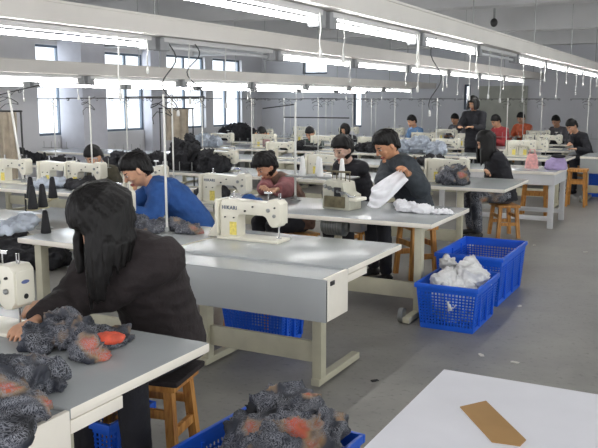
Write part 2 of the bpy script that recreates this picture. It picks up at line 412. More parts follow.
# ------------------------------------------------------------------ furniture prototypes (local coordinates, origin on the floor)
def split_top(x0, x1, y0, y1, z0, z1, bev=.012, grey_front=False):
    b = MB().rb(x0, x1, y0, y1, z0, z1, bev); k = []
    for f in b.f:
        p = [b.v[i] for i in f]; n = (p[1]-p[0]).cross(p[2]-p[1]); n.normalize(); k.append(0 if n.z > .8 or (grey_front and n.y < -.5) else 1)
    b.m = k; return b
def make_table(label, w, d, trough, loc, legx=.22, caster=False, motors=(), apron=0, group=None, foot=None):
    """w along X; main board y from 0..d ; trough in front of it (negative y)"""
    t = thing('sewing_table', label, 'table', loc, 0, group); h = .76
    obj('tabletop', split_top(-w/2, w/2, 0, d, h-.04, h, .012, bool(trough)), [TOP, EDGE], t)
    if trough:
        b = MB().rb(-w/2, w/2, -trough, -trough+.018, h-.25, h-.012, .003, 0)
        b.rb(-w/2+.02, w/2-.02, -trough+.018, -.012, h-.25, h-.235, 0, 0)
        b.rb(-w/2+.002, w/2-.02, -trough+.018, -.006, h-.026, h-.014, 0, 0)
        obj('trough', b, [TOP, EDGE], t)
        for s in (-1, 1): obj('trough_end', MB().rb(s*w/2-.02, s*w/2, -trough+.001, -.004, h-.25, h-.006, .003), EDGE, t)
        obj('latch', MB().rb(w/2, w/2+.006, -trough+.05, -trough+.1, h-.055, h-.03, .002), BLACKP, t)
        obj('edge_rail', MB().rb(w/2-.02, w/2-.002, .0, d*.32, h-.085, h-.041, .003), EDGE, t)
    if apron:
        obj('apron', MB().rb(-w/2+.01, w/2-.01, .01, .03, h-.04-apron, h-.041).rb(w/2-.03, w/2-.01, .031, d-.01, h-.04-apron, h-.041), TOP, t, False)
    fy0, fy1 = foot if foot else (.02, .62)
    for s in (-1, 1):
        x = s*(w/2-legx)
        l = obj('leg', MB().rb(x-.03, x+.03, .04, .11, .05, h-.041, .004), LEGM, t)
        obj('foot_bar', MB().rb(x-.028, x+.028, fy0, fy1, .012, .055, .004), LEGM, l)
        obj('bracket', MB().rb(x-.025, x+.025, .11, fy1+.05, h-.08, h-.041, .004), LEGM, l)
        if caster:
            obj('caster', MB().lathe([(.02, -.018), (.058, -.016), (.058, .016), (.02, .018)], c=(x-.05, fy0+.05, .06), axis='X', n=16), GRMET, l)
    obj('crossbar', MB().rb(-w/2+legx+.03, w/2-legx-.03, .07, .1, .14, .27, .004), LEGM, t)
    for mx in motors:
        m = obj('motor', MB().lathe([(.03, -.13), (.075, -.125), (.085, -.1), (.085, .06), (.092, .062), (.092, .09), (.05, .1), (.05, .13)], c=(mx, d*.5, h-.16), axis='X', n=20), MOTOR, t)
        k = MB().rb(mx-.05, mx+.05, d*.5-.05, d*.5+.05, h-.075, h-.041, .003)
        for j in range(6): k.lathe([(.089, 0), (.09, .006), (.089, .012)], c=(mx-.09+j*.025, d*.5, h-.16), axis='X', n=20)
        obj('motor_mount', k, GRMET, m)
        obj('control_box', MB().rb(mx+.15, mx+.26, d*.45, d*.45+.14, h-.2, h-.041, .008), GRMET, m)
    return t
def make_machine(loc, label, rz=0, text=None, group='lockstitch sewing machines'):
    t = thing('sewing_machine', label, 'sewing machine', loc, rz, group)
    obj('bed', MB().rb(-.24, .24, -.09, .09, 0, .018, .006), MACH, t)
    prof = [(-.235, .016), (-.235, .235), (-.22, .262), (-.19, .272), (.13, .262), (.15, .285), (.215, .285), (.238, .262), (.238, .135), (.215, .105), (.175, .1), (.155, .118), (.128, .165), (.1, .176), (-.07, .176), (-.088, .165), (-.095, .14), (-.095, .016)]
    obj('arm', MB().prism(prof, -.055, .055, .009), MACH, t)
    obj('face_plate', MB().rb(.2375, .2425, -.045, .045, .125, .262, .002), MACH, t, label='plain metal end plate')
    for x, z, r in ((.15, .215, .014), (.195, .18, .012), (.2, .235, .006), (.03, .232, .006), (-.03, .2, .007), (-.19, .15, .005), (-.12, .15, .005)):
        obj('tension_dial' if r > .01 else 'screw', MB().lathe([(r*.5, 0), (r, .006), (r, .0145)], c=(x, -.055-.014, z), axis='Y', n=10), GRMET if r > .01 else DKMET, t)
    obj('sticker', MB().rb(-.155, -.1, -.0575, -.0555, .03, .12), YELLOW, t)
    obj('presser_bar', MB().tube([(.2, 0, .11), (.2, 0, .03)], .005, 8).tube([(.21, .0, .3), (.21, 0, .1)], .004, 8).rb(.185, .215, -.012, .012, .02, .028, .003), CHROME, t)
    obj('thread_post', MB().tube([(.12, 0, .265), (.12, 0, .33)], .004, 6).rb(.09, .15, -.004, .004, .32, .333), CHROME, t)
    obj('take_up_lever', MB().tube([(.2, 0, .28), (.2, 0, .325), (.215, 0, .33), (.215, 0, .29)], .003, 6), CHROME, t)
    w = obj('handwheel', MB().lathe([(.03, 0), (.068, .004), (.072, .018), (.068, .034), (.03, .04)], c=(-.285, 0, .2), axis='X', n=20), DKMET, t)
    obj('belt_guard', MB().prism([(-.262, .03), (-.24, .03), (-.24, .27), (-.262, .27)], -.08, .08, .004).prism([(-.36, .0), (-.262, .0), (-.262, .1), (-.3, .09)], -.03, .05, .006), MACH, t)
    obj('bobbin_winder', MB().lathe([(.02, 0), (.02, .012), (.008, .014), (.008, .05)], c=(-.17, .03, .268), n=10), CHROME, t)
    if text:
        c = bpy.data.curves.new('lettering', 'FONT'); c.body = text; c.size = .034; c.extrude = .0008; c.align_x = 'CENTER'; c.space_character = 1.15; c.offset = .0008
        o = bpy.data.objects.new('tmp', c); COL.objects.link(o); dg = bpy.context.evaluated_depsgraph_get(); dg.update()
        me = bpy.data.meshes.new_from_object(o.evaluated_get(dg)); bpy.data.objects.remove(o)
        me.materials.clear(); me.materials.append(mat('lettering_slate', (70, 84, 110), .5, var=0))
        me.transform(Matrix.Translation((-.155, -.0565, .205)) @ Matrix.Rotation(pi/2, 4, 'X'))
        l = bpy.data.objects.new('lettering', me); COL.objects.link(l); l.parent = t
    return t
def make_overlock(loc, label, rz=0):
    t = thing('overlock_machine', label, 'sewing machine', loc, rz)
    obj('body', MB().prism([(-.16, 0), (.12, 0), (.12, .13), (.07, .15), (.05, .24), (-.11, .26), (-.16, .22)], -.1, .1, .012), MACHG, t)
    obj('front_cover', MB().rb(-.13, .08, -.118, -.1005, .02, .12, .006), OLIVE, t)
    obj('cloth_plate', MB().rb(.1205, .2, -.11, .06, .085, .115, .01), MACH, t)
    for i in range(5): obj('tension_knob', MB().lathe([(.014, -.03), (.018, -.024), (.018, -.006), (.01, 0)], c=(-.12+i*.045, -.1, .2-.012*i), axis='Y', n=10), GRMET, t)
    k = MB()
    for i in range(5): k.tube([(-.12+i*.045, .0, .24), (-.12+i*.045, .0, .31), (-.1+i*.045, -.04, .33)], .004, 6)
    k.rb(-.15, .09, -.05, -.03, .318, .334)
    obj('thread_guide', k, OLIVE, t)
    obj('handwheel', MB().lathe([(.03, 0), (.06, .004), (.062, .03), (.03, .036)], c=(-.198, 0, .12), axis='X', n=18), DKMET, t)
    obj('presser_arm', MB().tube([(.02, -.12, .16), (.1, -.14, .16), (.13, -.08, .12)], .009, 8).rb(.1, .16, -.1, -.06, .116, .13, .003), CHROME, t)
    obj('lever_block', MB().rb(-.02, .05, -.13, -.1185, .12, .2, .006), BLACKP, t)
    obj('tray', MB().rb(-.22, .2, -.16, .14, 0, -.001+.012, .003).xf(Matrix.Translation((0, 0, 0))), MACHG, t) if False else None
    return t
def make_stand(loc, label, rz=0, tray=0, height=.98, arm=.34, group='thread stands', curl=True):
    t = thing('thread_stand', label, 'thread stand', loc, rz, group)
    obj('base', MB().lathe([(.05, 0), (.05, .008), (.018, .02), (.016, .05)], n=14), GRMET, t)
    obj('pole', MB().tube([(0, 0, .015), (0, 0, height)], .0085, 8), POLEM, t)
    if tray:
        k = MB().tube([(-arm*.8, 0, tray), (arm*.8, 0, tray)], .005, 6)
        tr = obj('spool_tray', k, GRMET, t)
        for i in range(4):
            x = -arm*.7+i*arm*1.4/3
            obj('spool_pin', MB().tube([(x, 0, tray), (x, 0, tray+.1)], .004, 6), GRMET, tr)
    k = MB().tube([(-arm, 0, height-.02), (arm, 0, height-.02)], .006, 6)
    a = obj('top_arm', k, DKMET, t)
    for i in range(4):
        x = -arm*.95+i*arm*1.9/3
        pts = [(x+.014*cos(v), 0, height-.035+.014*sin(v)) for v in [u*2*pi/9 for u in range(10)]]
        obj('guide_ring', MB().tube(pts, .003, 5), DKMET, a)
    if curl:
        pts = [(.1*cos(u*.8)*(1-.02*u)-.02, .05*sin(u*.8), height-.02-.012*u+.03*sin(u*1.3)) for u in range(14)]
        obj('loose_wire', MB().tube(pts, .0035, 5), DKMET, t)
    return t
def cone_mb(h=.17, r=.032):
    return MB().lathe([(r*.9, 0), (r, .006), (r*.96, .02), (r*.5, h-.012), (r*.45, h-.008), (r*.36, h-.006), (r*.34, h)], n=16)
def make_stool(loc, label, rz=0, h=.45, cushion=None, group='wooden stools'):
    t = thing('wooden_stool', label, 'stool', loc, rz, group)
    obj('seat', MB().rb(-.19, .19, -.14, .14, h-.035, h, .006), WOOD, t)
    for sx in (-1, 1):
        for sy in (-1, 1):
            a = V((sx*.145, sy*.1, h-.036)); b = V((sx*.175, sy*.13, 0)); k = MB()
            w = .021
            k.raw([a+V((dx, dy, 0)) for dx, dy in ((-w, -w), (w, -w), (w, w), (-w, w))]+[b+V((dx, dy, 0)) for dx, dy in ((-w, -w), (w, -w), (w, w), (-w, w))], [(0, 1, 2, 3), (7, 6, 5, 4), (0, 4, 5, 1), (1, 5, 6, 2), (2, 6, 7, 3), (3, 7, 4, 0)])
            obj('leg', k, WOOD, t)
    for sx in (-1, 1): obj('stretcher', MB().rb(sx*.163-.013, sx*.163+.013, -.096, .096, .17, .215, .003), WOOD, t)
    for sy in (-1, 1): obj('stretcher', MB().rb(-.136, .136, sy*.113-.012, sy*.113+.012, .27, .315, .003), WOOD, t)
    if cushion: obj('seat_cloth', MB().rb(-.215, .215, -.165, .165, h+.001, h+.03, .012), cushion, t)
    return t
def make_crate(loc, label, w, d, h, rz=0, fl=.03, group='blue crates'):
    t = thing('plastic_crate', label, 'crate', loc, rz, group)
    def wallbars(k, p0, p1, q0, q1, nv, nh, z0, z1, th):
        # p0,p1 bottom corners ; q0,q1 top corners
        P0, P1, Q0, Q1 = map(V, (p0, p1, q0, q1))
        at_ = lambda u, v: (P0.lerp(P1, u)).lerp(Q0.lerp(Q1, u), v)
        nrm = (P1-P0).cross(Q0-P0).normalized()
        def quad(u0, u1, v0, v1):
            c = [at_(u0, v0), at_(u1, v0), at_(u1, v1), at_(u0, v1)]
            k.raw([x-nrm*th for x in c]+[x+nrm*th for x in c], [(0, 1, 2, 3), (7, 6, 5, 4), (0, 4, 5, 1), (1, 5, 6, 2), (2, 6, 7, 3), (3, 7, 4, 0)])
        quad(0, 1, 0, z0); quad(0, 1, z1, 1)
        for i in range(nv+1):
            u = i/nv; e = .16/nv if 0 < i < nv else .02
            quad(max(0, u-e*1.2), min(1, u+e*1.2), z0, z1)
        for j in range(1, nh):
            v = z0+(z1-z0)*j/nh; quad(.01, .99, v-.014, v+.014)
    b = [(-w/2+fl, -d/2+fl), (w/2-fl, -d/2+fl), (w/2-fl, d/2-fl), (-w/2+fl, d/2-fl)]; tp = [(-w/2, -d/2), (w/2, -d/2), (w/2, d/2), (-w/2, d/2)]
    for i in range(4):
        j = (i+1) % 4; k = MB(); L = w if i % 2 == 0 else d
        wallbars(k, (*b[i], .006), (*b[j], .006), (*tp[i], h-.01), (*tp[j], h-.01), max(8, int(L/.026)), max(5, int(h/.03)), .1, .84, .003)
        obj('side_wall', k, BLUEP, t, False)
    k = MB(); e = .014
    k.rb(-w/2-e, w/2+e, -d/2-e, -d/2+.004, h-.035, h, .004).rb(-w/2-e, w/2+e, d/2-.004, d/2+e, h-.035, h, .004)
    k.rb(-w/2-e, -w/2+.004, -d/2+.004, d/2-.004, h-.035, h, .004).rb(w/2-.004, w/2+e, -d/2+.004, d/2-.004, h-.035, h, .004)
    obj('rim', k, BLUEP, t)
    obj('base', MB().rb(-w/2+fl, w/2-fl, -d/2+fl, d/2-fl, 0, .012), BLUEP, t)
    for sx in (-1, 1):
        for u in (-.3, 0, .3):
            k = MB(); for_y = u*d; k.rb(sx*(w/2-fl*.4)-.008+sx*.004, sx*(w/2-fl*.4)+.008+sx*.004, for_y-.01, for_y+.01, .04, h-.036); obj('rib', k, BLUEP, t, False)
    return t
def heap(name, lumps, m, label, cat, amp=.02, scale=11, seed=1, voxel=.012, zmin=None, group=None, smooth=2, parent=None):
    """crumpled soft thing from overlapping lumps [(centre, (rx,ry,rz), rot)] in world coordinates"""
    b = MB()
    for l in lumps:
        c, r = l[0], l[1]; a = l[2] if len(l) > 2 else 0
        b.ball(c, r, 18, 12, M=Matrix.Rotation(a, 3, 'Z'))
    me = evaluated(b, voxel, smooth, m, name); wrinkle(me, amp, scale, seed, None, sharp=1)
    org = V(lumps[0][0]); zs = zmin if zmin is not None else min(v.co.z for v in me.vertices)
    for v in me.vertices:
        if v.co.z < zs+.002: v.co.z = zs+.002
    org = V((org.x, org.y, zs)); me.transform(Matrix.Translation(-org))
    o = bpy.data.objects.new(name, me); COL.objects.link(o); o.location = org
    return tag(o, label, cat, group)
# ------------------------------------------------------------------ people
def skin_mat(name, rgb):
    m = bpy.data.materials.new(name); m.use_nodes = True; nt = NT(m); b = nt.b
    at_ = nt.add('ShaderNodeAttribute'); at_.attribute_name = 'Paint'
    n = nt.add('ShaderNodeTexNoise'); n.inputs['Scale'].default_value = 30
    tc = nt.add('ShaderNodeTexCoord'); nt.link(tc.outputs['Object'], n.inputs['Vector'])
    r = ramp(nt, n.outputs['Fac'], [(.3, (.9, .9, .9, 1)), (.7, (1.06, 1.05, 1.04, 1))])
    mx = nt.add('ShaderNodeMixRGB', blend_type='MULTIPLY'); mx.inputs[0].default_value = 1
    nt.link(at_.outputs['Color'], mx.inputs[1]); nt.link(r.outputs[0], mx.inputs[2]); nt.link(mx.outputs[0], b.inputs['Base Color'])
    b.inputs['Roughness'].default_value = .5; b.inputs['Subsurface Weight'].default_value = .08; b.inputs['Subsurface Radius'].default_value = (.01, .004, .002)
    return m
SKIN = skin_mat('skin', None)
def hair_mat(name, rgb):
    m = bpy.data.materials.new(name); m.use_nodes = True; nt = NT(m); b = nt.b
    b.inputs['Base Color'].default_value = lin(rgb); b.inputs['Roughness'].default_value = .5; b.inputs['Specular IOR Level'].default_value = .3
    tc = nt.add('ShaderNodeTexCoord'); mp = nt.add('ShaderNodeMapping'); mp.inputs['Scale'].default_value = (160, 160, 12)
    nt.link(tc.outputs['Object'], mp.inputs['Vector']); n = nt.add('ShaderNodeTexNoise'); n.inputs['Scale'].default_value = 1
    nt.link(mp.outputs[0], n.inputs['Vector']); bp = nt.add('ShaderNodeBump'); bp.inputs['Strength'].default_value = .6; bp.inputs['Distance'].default_value = .004
    nt.link(n.outputs['Fac'], bp.inputs['Height']); nt.link(bp.outputs[0], b.inputs['Normal'])
    return m
HAIR = hair_mat('black_hair', (17, 15, 15))
def cloth(name, rgb, var=.15): return mat(name, rgb, .85, var=var, scale=14, bump=.35, bscale=60)
J_BLACK = cloth('black_brown_jacket', (40, 33, 34)); J_BLUE = cloth('blue_jacket', (42, 84, 148)); J_DKGR = cloth('charcoal_jacket', (56, 62, 68))
J_BROWN = cloth('brown_print_jacket', (104, 78, 66), .45); SLEEVE = cloth('dusty_pink_sleeve', (150, 96, 98)); J_INK = cloth('ink_jacket', (34, 34, 40)); J_OLIVE = cloth('olive_jacket', (66, 62, 48), .3)
J_PINK = cloth('pale_pink_jacket', (188, 150, 150)); J_GREEN = cloth('dark_green_jacket', (58, 72, 66)); J_RED = cloth('red_jacket', (170, 62, 66)); J_ORANGE = cloth('orange_jacket', (206, 104, 70)); J_CBLUE = cloth('light_blue_coat', (96, 128, 166)); J_GREY = cloth('grey_coat', (98, 96, 100))
TROUS = cloth('dark_trousers', (36, 36, 42)); TPATT = pattern_cloth('patterned_trousers', .6); SHOE = mat('dark_shoe', (30, 28, 28), .5)
def ik(a, b, l1, l2, pole):
    d = b-a; L = min(d.length, (l1+l2)*.985); dn = d.normalized(); x = (l1*l1-l2*l2+L*L)/(2*L); h = math.sqrt(max(0, l1*l1-x*x))
    pn = pole-dn*pole.dot(dn); pn.normalize(); return a+dn*x+pn*h, a+dn*L
def hand(k, w, d, n, s, curl=.5):
    """wrist w, direction d, palm normal n, thumb side s"""
    d = d.normalized(); s = (s-d*s.dot(d)).normalized(); n2 = d.cross(s).normalized(); n = n2 if n2.dot(n) > 0 else -n2
    k.tube([w-d*.02, w+d*.015, w+d*.05, w+d*.085, w+d*.095], [(.024, .02), (.028, .019), (.04, .016), (.041, .014), (.034, .01)], 12, ref=s)
    for off, L, c in ((.031, .068, .9), (.0105, .078, 1), (-.0105, .073, 1.06), (-.031, .056, 1.15)):
        p = w+d*.084+s*off; pts = [p-d*.012, p]; a = .25*curl
        dd = (d+s*off*3).normalized()
        for sl in (.42, .33, .25):
            a += curl*.55*c; p = p+(dd*cos(a)+n*sin(a))*(L*sl); pts.append(p)
        k.tube(pts, [.0095, .0095, .0088, .008, .0066], 8)
    b = w+d*.022+s*.028; e = (d*.62+s*.72+n*.25).normalized()
    p1 = b+e*.035; p2 = p1+(d*.85+s*.3+n*.35).normalized()*.03; p3 = p2+(d*.95+n*.4).normalized()*.022
    k.tube([b-e*.02, b, p1, p2, p3], [.012, .0135, .0115, .0098, .0075], 8)
def head_mesh(k, M, c):
    o = len(k.v); nu, nv = 28, 22; b = MB(); b.ball((0, 0, 0), 1, nu, nv)
    for p in b.v:
        x, y, z = p
        sx, sy, sz = .074, .096, .118
        if z < 0:
            t = -z; sx *= 1-.30*t**1.6
            if y < 0: sy *= 1-.55*t
            else: sy *= 1-.1*t*t
        else: sx *= 1+.03*z
        q = V((x*sx, y*sy, z*sz))
        if y > .4 and -.5 < z < .1: q.y -= .004*(1-abs(x))
        if z < -.6 and y > .2: q.y += .006
        p.x, p.y, p.z = q
    b.tube([(0, .088, .012), (0, .097, -.006), (0, .109, -.026), (0, .1, -.036)], [(.007, .006), (.0085, .008), (.0135, .011), (.012, .006)], 10, ref=(1, 0, 0))
    for s in (-1, 1):
        b.ball((s*.031, .076, .002), (.0145, .011, .0095), 10, 8)
        b.ball((s*.03, .08, .02), (.02, .009, .006), 10, 6)
        b.ball((s*.045, .06, -.028), (.02, .018, .018), 10, 8)
        b.ball((s*.077, -.008, -.006), (.008, .018, .031), 10, 8, M=Matrix.Rotation(-s*.3, 3, 'Z'))
    b.ball((0, .09, -.062), (.022, .009, .0055), 12, 6); b.ball((0, .088, -.073), (.019, .009, .0055), 12, 6)
    b.ball((0, .082, -.1), (.022, .016, .014), 12, 8)
    for p in b.v: p[:] = c+M@p
    k.add(b)
def hair_shell(M, c, style, rnd, far=False):
    b = MB(); b.ball((0, 0, 0), 1, 40, 30); sd = rnd.random()*50
    for p in b.v:
        u = V(p); q = V((u.x*.076, u.y*.098, u.z*.12))
        t = (u.y+1)/2; zt = (-.86 if far else -.78)+t*1.3 if style == 'short' else -.8+t*1.2
        zt += .16*max(0, abs(u.x)-.4)
        e = u.z-zt+.10*noise.noise(u*5+V((sd, 0, 0)))
        g = max(0, min(1, e/.16+.35)); g = g*g*(3-2*g)
        r = .86+g*(.23+.05*noise.noise(V((u.x*9, u.y*9, u.z*3))+V((sd, 2, 0)))+(.04 if u.z > .3 else 0))
        p[:] = c+M@(q*r)
    return b
def person(label, hip, face, lean, hands=None, pitch=30, yaw=0, jacket=None, trousers=None, hair='short', seated=True, voxel=.012, floor=0, curl=.5, skin=(206, 158, 128), sleeve=None, elbow_out=.6, tw=0, scale=1.0, roll=0, shoulder_drop=0, bend=.16, group=None, hs=1.1, bulk=0, hv=1.0, elbow_back=.25):
    hip = V(hip); fa = rad(face); Fd = V((cos(fa), sin(fa), 0)); Rr = V((Fd.y, -Fd.x, 0)); U = V((0, 0, 1)); rnd = random.Random(sum(map(ord, label)))
    sp = [hip.copy()]; ang = []
    for i in range(5):
        a = rad(lean)*(.62+bend*i); ang.append(a); sp.append(sp[-1]+(U*cos(a)+Fd*sin(a))*.112)
    tip = U*cos(ang[-1])+Fd*sin(ang[-1])
    y_ = rad(yaw); hf = Fd*cos(y_)+Rr*sin(y_); hr = Rr*cos(y_)-Fd*sin(y_); pt = rad(pitch)
    Hf = hf*cos(pt)-U*sin(pt); Hu = U*cos(pt)+hf*sin(pt)
    if roll: Q = Matrix.Rotation(rad(roll), 3, Hf); hr = Q@hr; Hu = Q@Hu
    M = Matrix((hr*hs, Hf*hs, Hu*hs)).transposed()
    nk = (tip+U*.5).normalized(); hc = sp[5]+nk*.075+Hu*.098+Hf*.022
    r2 = (Rr*cos(rad(tw))+Fd*sin(rad(tw))) if tw else Rr
    sh = sp[4].lerp(sp[5], .45)
    SL, SR = sh-r2*.165-U*shoulder_drop, sh+r2*.165-U*shoulder_drop
    if hands is None: hands = (hip+Fd*.42-Rr*.12+U*.28, hip+Fd*.42+Rr*.12+U*.28)
    arms = []
    for a, h, s in ((SL, hands[0], -1), (SR, hands[1], 1)):
        h = V(h); el, wr = ik(a, h, .285, .255, -U*1.0+Rr*s*elbow_out-Fd*elbow_back); arms.append((a, el, wr, s))
    if seated:
        kz = max(hip.z-.0, floor+.44)
        legs = []
        for s in (-1, 1):
            hj = hip+Rr*s*.09+U*.0; kn = V((*(hip+Fd*.42+Rr*s*.15).xy, hip.z+.005)); an = V((*(kn-Fd*.04).xy, floor+.085)); legs.append((hj, kn, an))
    else:
        legs = []
        for s in (-1, 1):
            hj = hip+Rr*s*.09; an = V((*(hip+Rr*s*.1+Fd*.02*s).xy, floor+.085)); kn = hj.lerp(an, .5)+Fd*.02; legs.append((hj, kn, an))
    # body: one continuous skin
    k = MB()
    rr = [(.155, .11), (.145, .102), (.14, .1), (.152, .108), (.15, .098), (.08, .06)]
    k.tube(sp, rr, 18, ref=Rr); k.ball(hip, (.15, .11, .1), M=Matrix((Rr, Fd, U)).transposed())
    k.tube([SL, sh, SR], [.052, .075, .052], 12); k.ball(SL, .054); k.ball(SR, .054)
    k.tube([sp[5]-tip*.04, sp[5]+nk*.05, hc-Hu*.04-Hf*.018], [(.06, .06), (.05, .052), (.05, .052)], 14, ref=Rr)
    for a, el, wr, s in arms:
        k.tube([a, a.lerp(el, .5), el], [.05, .046, .04], 12); k.ball(el, .041); k.tube([el, el.lerp(wr, .35), wr], [(.04, .04), (.042, .039), (.027, .022)], 12)
        d = (wr-el).normalized(); pn = -U if abs(d.z) < .85 else Fd
        hand(k, wr, d, pn, -Rr*s, curl)
    for hj, kn, an in legs:
        k.tube([hj, hj.lerp(kn, .5), kn], [.078, .07, .052], 12); k.ball(kn, .053); k.tube([kn, kn.lerp(an, .35), an], [.05, .052, .036], 12)
        k.tube([an+Fd*-.03-U*.045, an+Fd*.08-U*.055, an+Fd*.15-U*.062], [(.03, .032), (.034, .024), (.03, .014)], 10, ref=Rr); k.ball(an-U*.02, .036)
    head_mesh(k, M, hc)
    me = evaluated(k, voxel, 2, SKIN, 'body')
    at_ = me.attributes.new('Paint', 'FLOAT_COLOR', 'POINT'); Mi = M.inverted()
    S0 = lin(skin)[:3]; LIP = lin((160, 92, 84))[:3]; EYE_ = lin((34, 26, 24))[:3]; WHT = lin((214, 206, 200))[:3]
    cols = []
    for v in me.vertices:
        c = S0; p = v.co-hc
        if p.length < .2:
            p = Mi@p
            if p.y > .05:
                ax = abs(p.x)
                if ((ax-.031)/.015)**2+((p.z-.001)/.0065)**2 < 1: c = EYE_ if abs(ax-.031) < .008 else WHT
                elif ((ax-.032)/.02)**2+((p.z-.0215-.1*(.03-abs(ax-.03))*0)/.0045)**2 < 1: c = EYE_
                elif (p.x/.023)**2+((p.z+.0675)/.0105)**2 < 1 and p.y > .07: c = LIP
        cols += [c[0], c[1], c[2], 1]
    at_.data.foreach_set('color', cols)
    base = V((hip.x, hip.y, floor)); t = thing('person', label, 'person', base, 0, group)
    def put(nm, me_, lab=None):
        me_.transform(Matrix.Translation(-base)); o = bpy.data.objects.new(nm, me_); COL.objects.link(o); o.parent = t
        if lab: o['label'] = lab
        return o
    put('body', me)
    # jacket
    k = MB(); e = .028+bulk
    hem = sp[0]-U*.06 if seated else sp[0]-U*.12
    pts = [hem]+sp[:5]+[sp[5]+tip*-.012]
    k.tube(pts, [(.19, .15)]+[(a+e, b+e) for a, b in rr[:5]]+[(.085, .075)], 20, ref=Rr)
    k.tube([SL, sh, SR], [.075+bulk, .095+bulk, .075+bulk], 14); k.ball(SL, .076+bulk); k.ball(SR, .076+bulk)
    k.tube([sp[5]-tip*.05, sp[5]+nk*.018], [(.092, .088), (.072, .072)], 16, ref=Rr)
    ks = k if not sleeve else MB()
    for a, el, wr, s in arms:
        w2 = el.lerp(wr, .9); ks.tube([a, a.lerp(el, .5), el], [.076+bulk, .068+bulk, .062+bulk], 14); ks.ball(el, .063+bulk); ks.tube([el, el.lerp(w2, .5), w2], [.061+bulk, .054+bulk, .042+bulk*.5], 14)
    vj = max(voxel*1.3, .009)
    jm = evaluated(k, vj, 4, jacket, 'jacket'); wrinkle(jm, .010, 9, rnd.random()*9, aniso=(1, 1, 1.6)); put('jacket', jm)
    if sleeve: sm = evaluated(ks, vj, 3, sleeve, 'sleeves'); wrinkle(sm, .009, 10, 3); put('sleeves', sm)
    # trousers and shoes
    k = MB(); k.ball(hip, (.168, .135, .11), M=Matrix((Rr, Fd, U)).transposed())
    for hj, kn, an in legs:
        k.tube([hj, hj.lerp(kn, .5), kn], [.098, .09, .072], 12); k.ball(kn, .073); k.tube([kn, kn.lerp(an, .5), an+U*.0], [.071, .066, .056], 12)
    tm = evaluated(k, max(vj, .011), 3, trousers or TROUS, 'trousers'); wrinkle(tm, .007, 10, 5); put('trousers', tm)
    for hj, kn, an in legs:
        k = MB().tube([an-Fd*.06-U*.05, an-Fd*.01-U*.043, an+Fd*.08-U*.05, an+Fd*.17-U*.06, an+Fd*.19-U*.065], [(.03, .03), (.04, .041), (.045, .034), (.04, .024), (.025, .014)], 12, ref=Rr)
        k.ball(an-U*.015, (.043, .043, .04)); sm = evaluated(k, .009, 2, SHOE, 'shoe'); 
        for v in sm.vertices: v.co.z = max(v.co.z, floor+.003)
        put('shoe', sm)
    # hair
    hb = hair_shell(M, hc, 'short' if hair in ('short', 'bun') else 'long', rnd, voxel > .009)
    for p in hb.v: p[:] = hc+(p-hc)*(1+(hv-1)*.8)
    dn = -U
    if hair in ('long', 'bob'):
        L = .30 if hair == 'long' else .13; N = 84
        for i in range(N):
            a = rad(-226+(i % 42)*272/41+rnd.uniform(-4, 4)); cr = .35 if i < 42 else .75; k2 = rnd.uniform(.97, 1.05)*hv
            f = lambda th, s: hc+M@(V((cos(a)*sin(th)*.083, sin(a)*sin(th)*.105-.004, cos(th)*.126))*s*k2)
            out = (M@V((cos(a), sin(a), 0))).normalized(); out = (out-U*out.z*.6)
            pts = [f(cr, .97), f((cr+1.5)/2, 1.0), f(1.5, 1.03)]; e0 = pts[-1]; ll = L*rnd.uniform(.8, 1.08)
            for j in range(1, 6):
                u = j/5; q = e0+dn*(ll*u)+out*(.012*u*(1-u)*2)
                cl = q-sh
                if cl.z < .09:
                    h2 = V((cl.x, cl.y, 0)); 
                    if h2.length < .2+bulk: q = q+V((0, 0, min(.05, .09-cl.z)))+out*.02
                pts.append(q)
            r0 = rnd.uniform(.013, .02)*hv; hb.tube(pts, [r0*.5, r0*.9, r0, r0, r0, r0*.9, r0*.7, r0*.3], 7)
    if hair in ('short', 'bun') or hair == 'bob':
        for i in range(90 if voxel < .009 else 0):
            a = rad(-90+(i % 30)*12+rnd.uniform(-5, 5)); th = (.78, .92, .55)[i//30]
            fr = sin(a)
            if fr > .3: th = min(th, (.68, .8, .5)[i//30])
            elif fr < -.3: th += .28
            f = lambda t_, s: hc+M@(V((cos(a)*sin(t_)*.08, sin(a)*sin(t_)*.102, cos(t_)*.123))*s*(1+(hv-1)*.8))
            s_ = rnd.uniform(1.03, 1.1); l_ = rnd.uniform(.25, .42)
            hb.tube([f(th-.25, s_-.05), f(th, s_), f(th+l_*.6, s_+.01), f(th+l_, s_-.0)+dn*.006], [.01, .014, .011, .004], 6)
    hm = evaluated(hb, .006 if voxel < .008 else .01, 2, HAIR, 'hair')
    if voxel < .008: wrinkle(hm, .0035, 60, 2, aniso=(1.4, 1.4, .2))
    put('hair', hm)
    if hair == 'bun':
        b = MB().ball(hc+M@V((0, -.1, .06)), (.05, .045, .045)); put('hair_bun', evaluated(b, .01, 1, HAIR, 'hair_bun'))
    t['_hc'] = tuple(hc); del t['_hc']
    return t
def reach(P, d): return V(P)
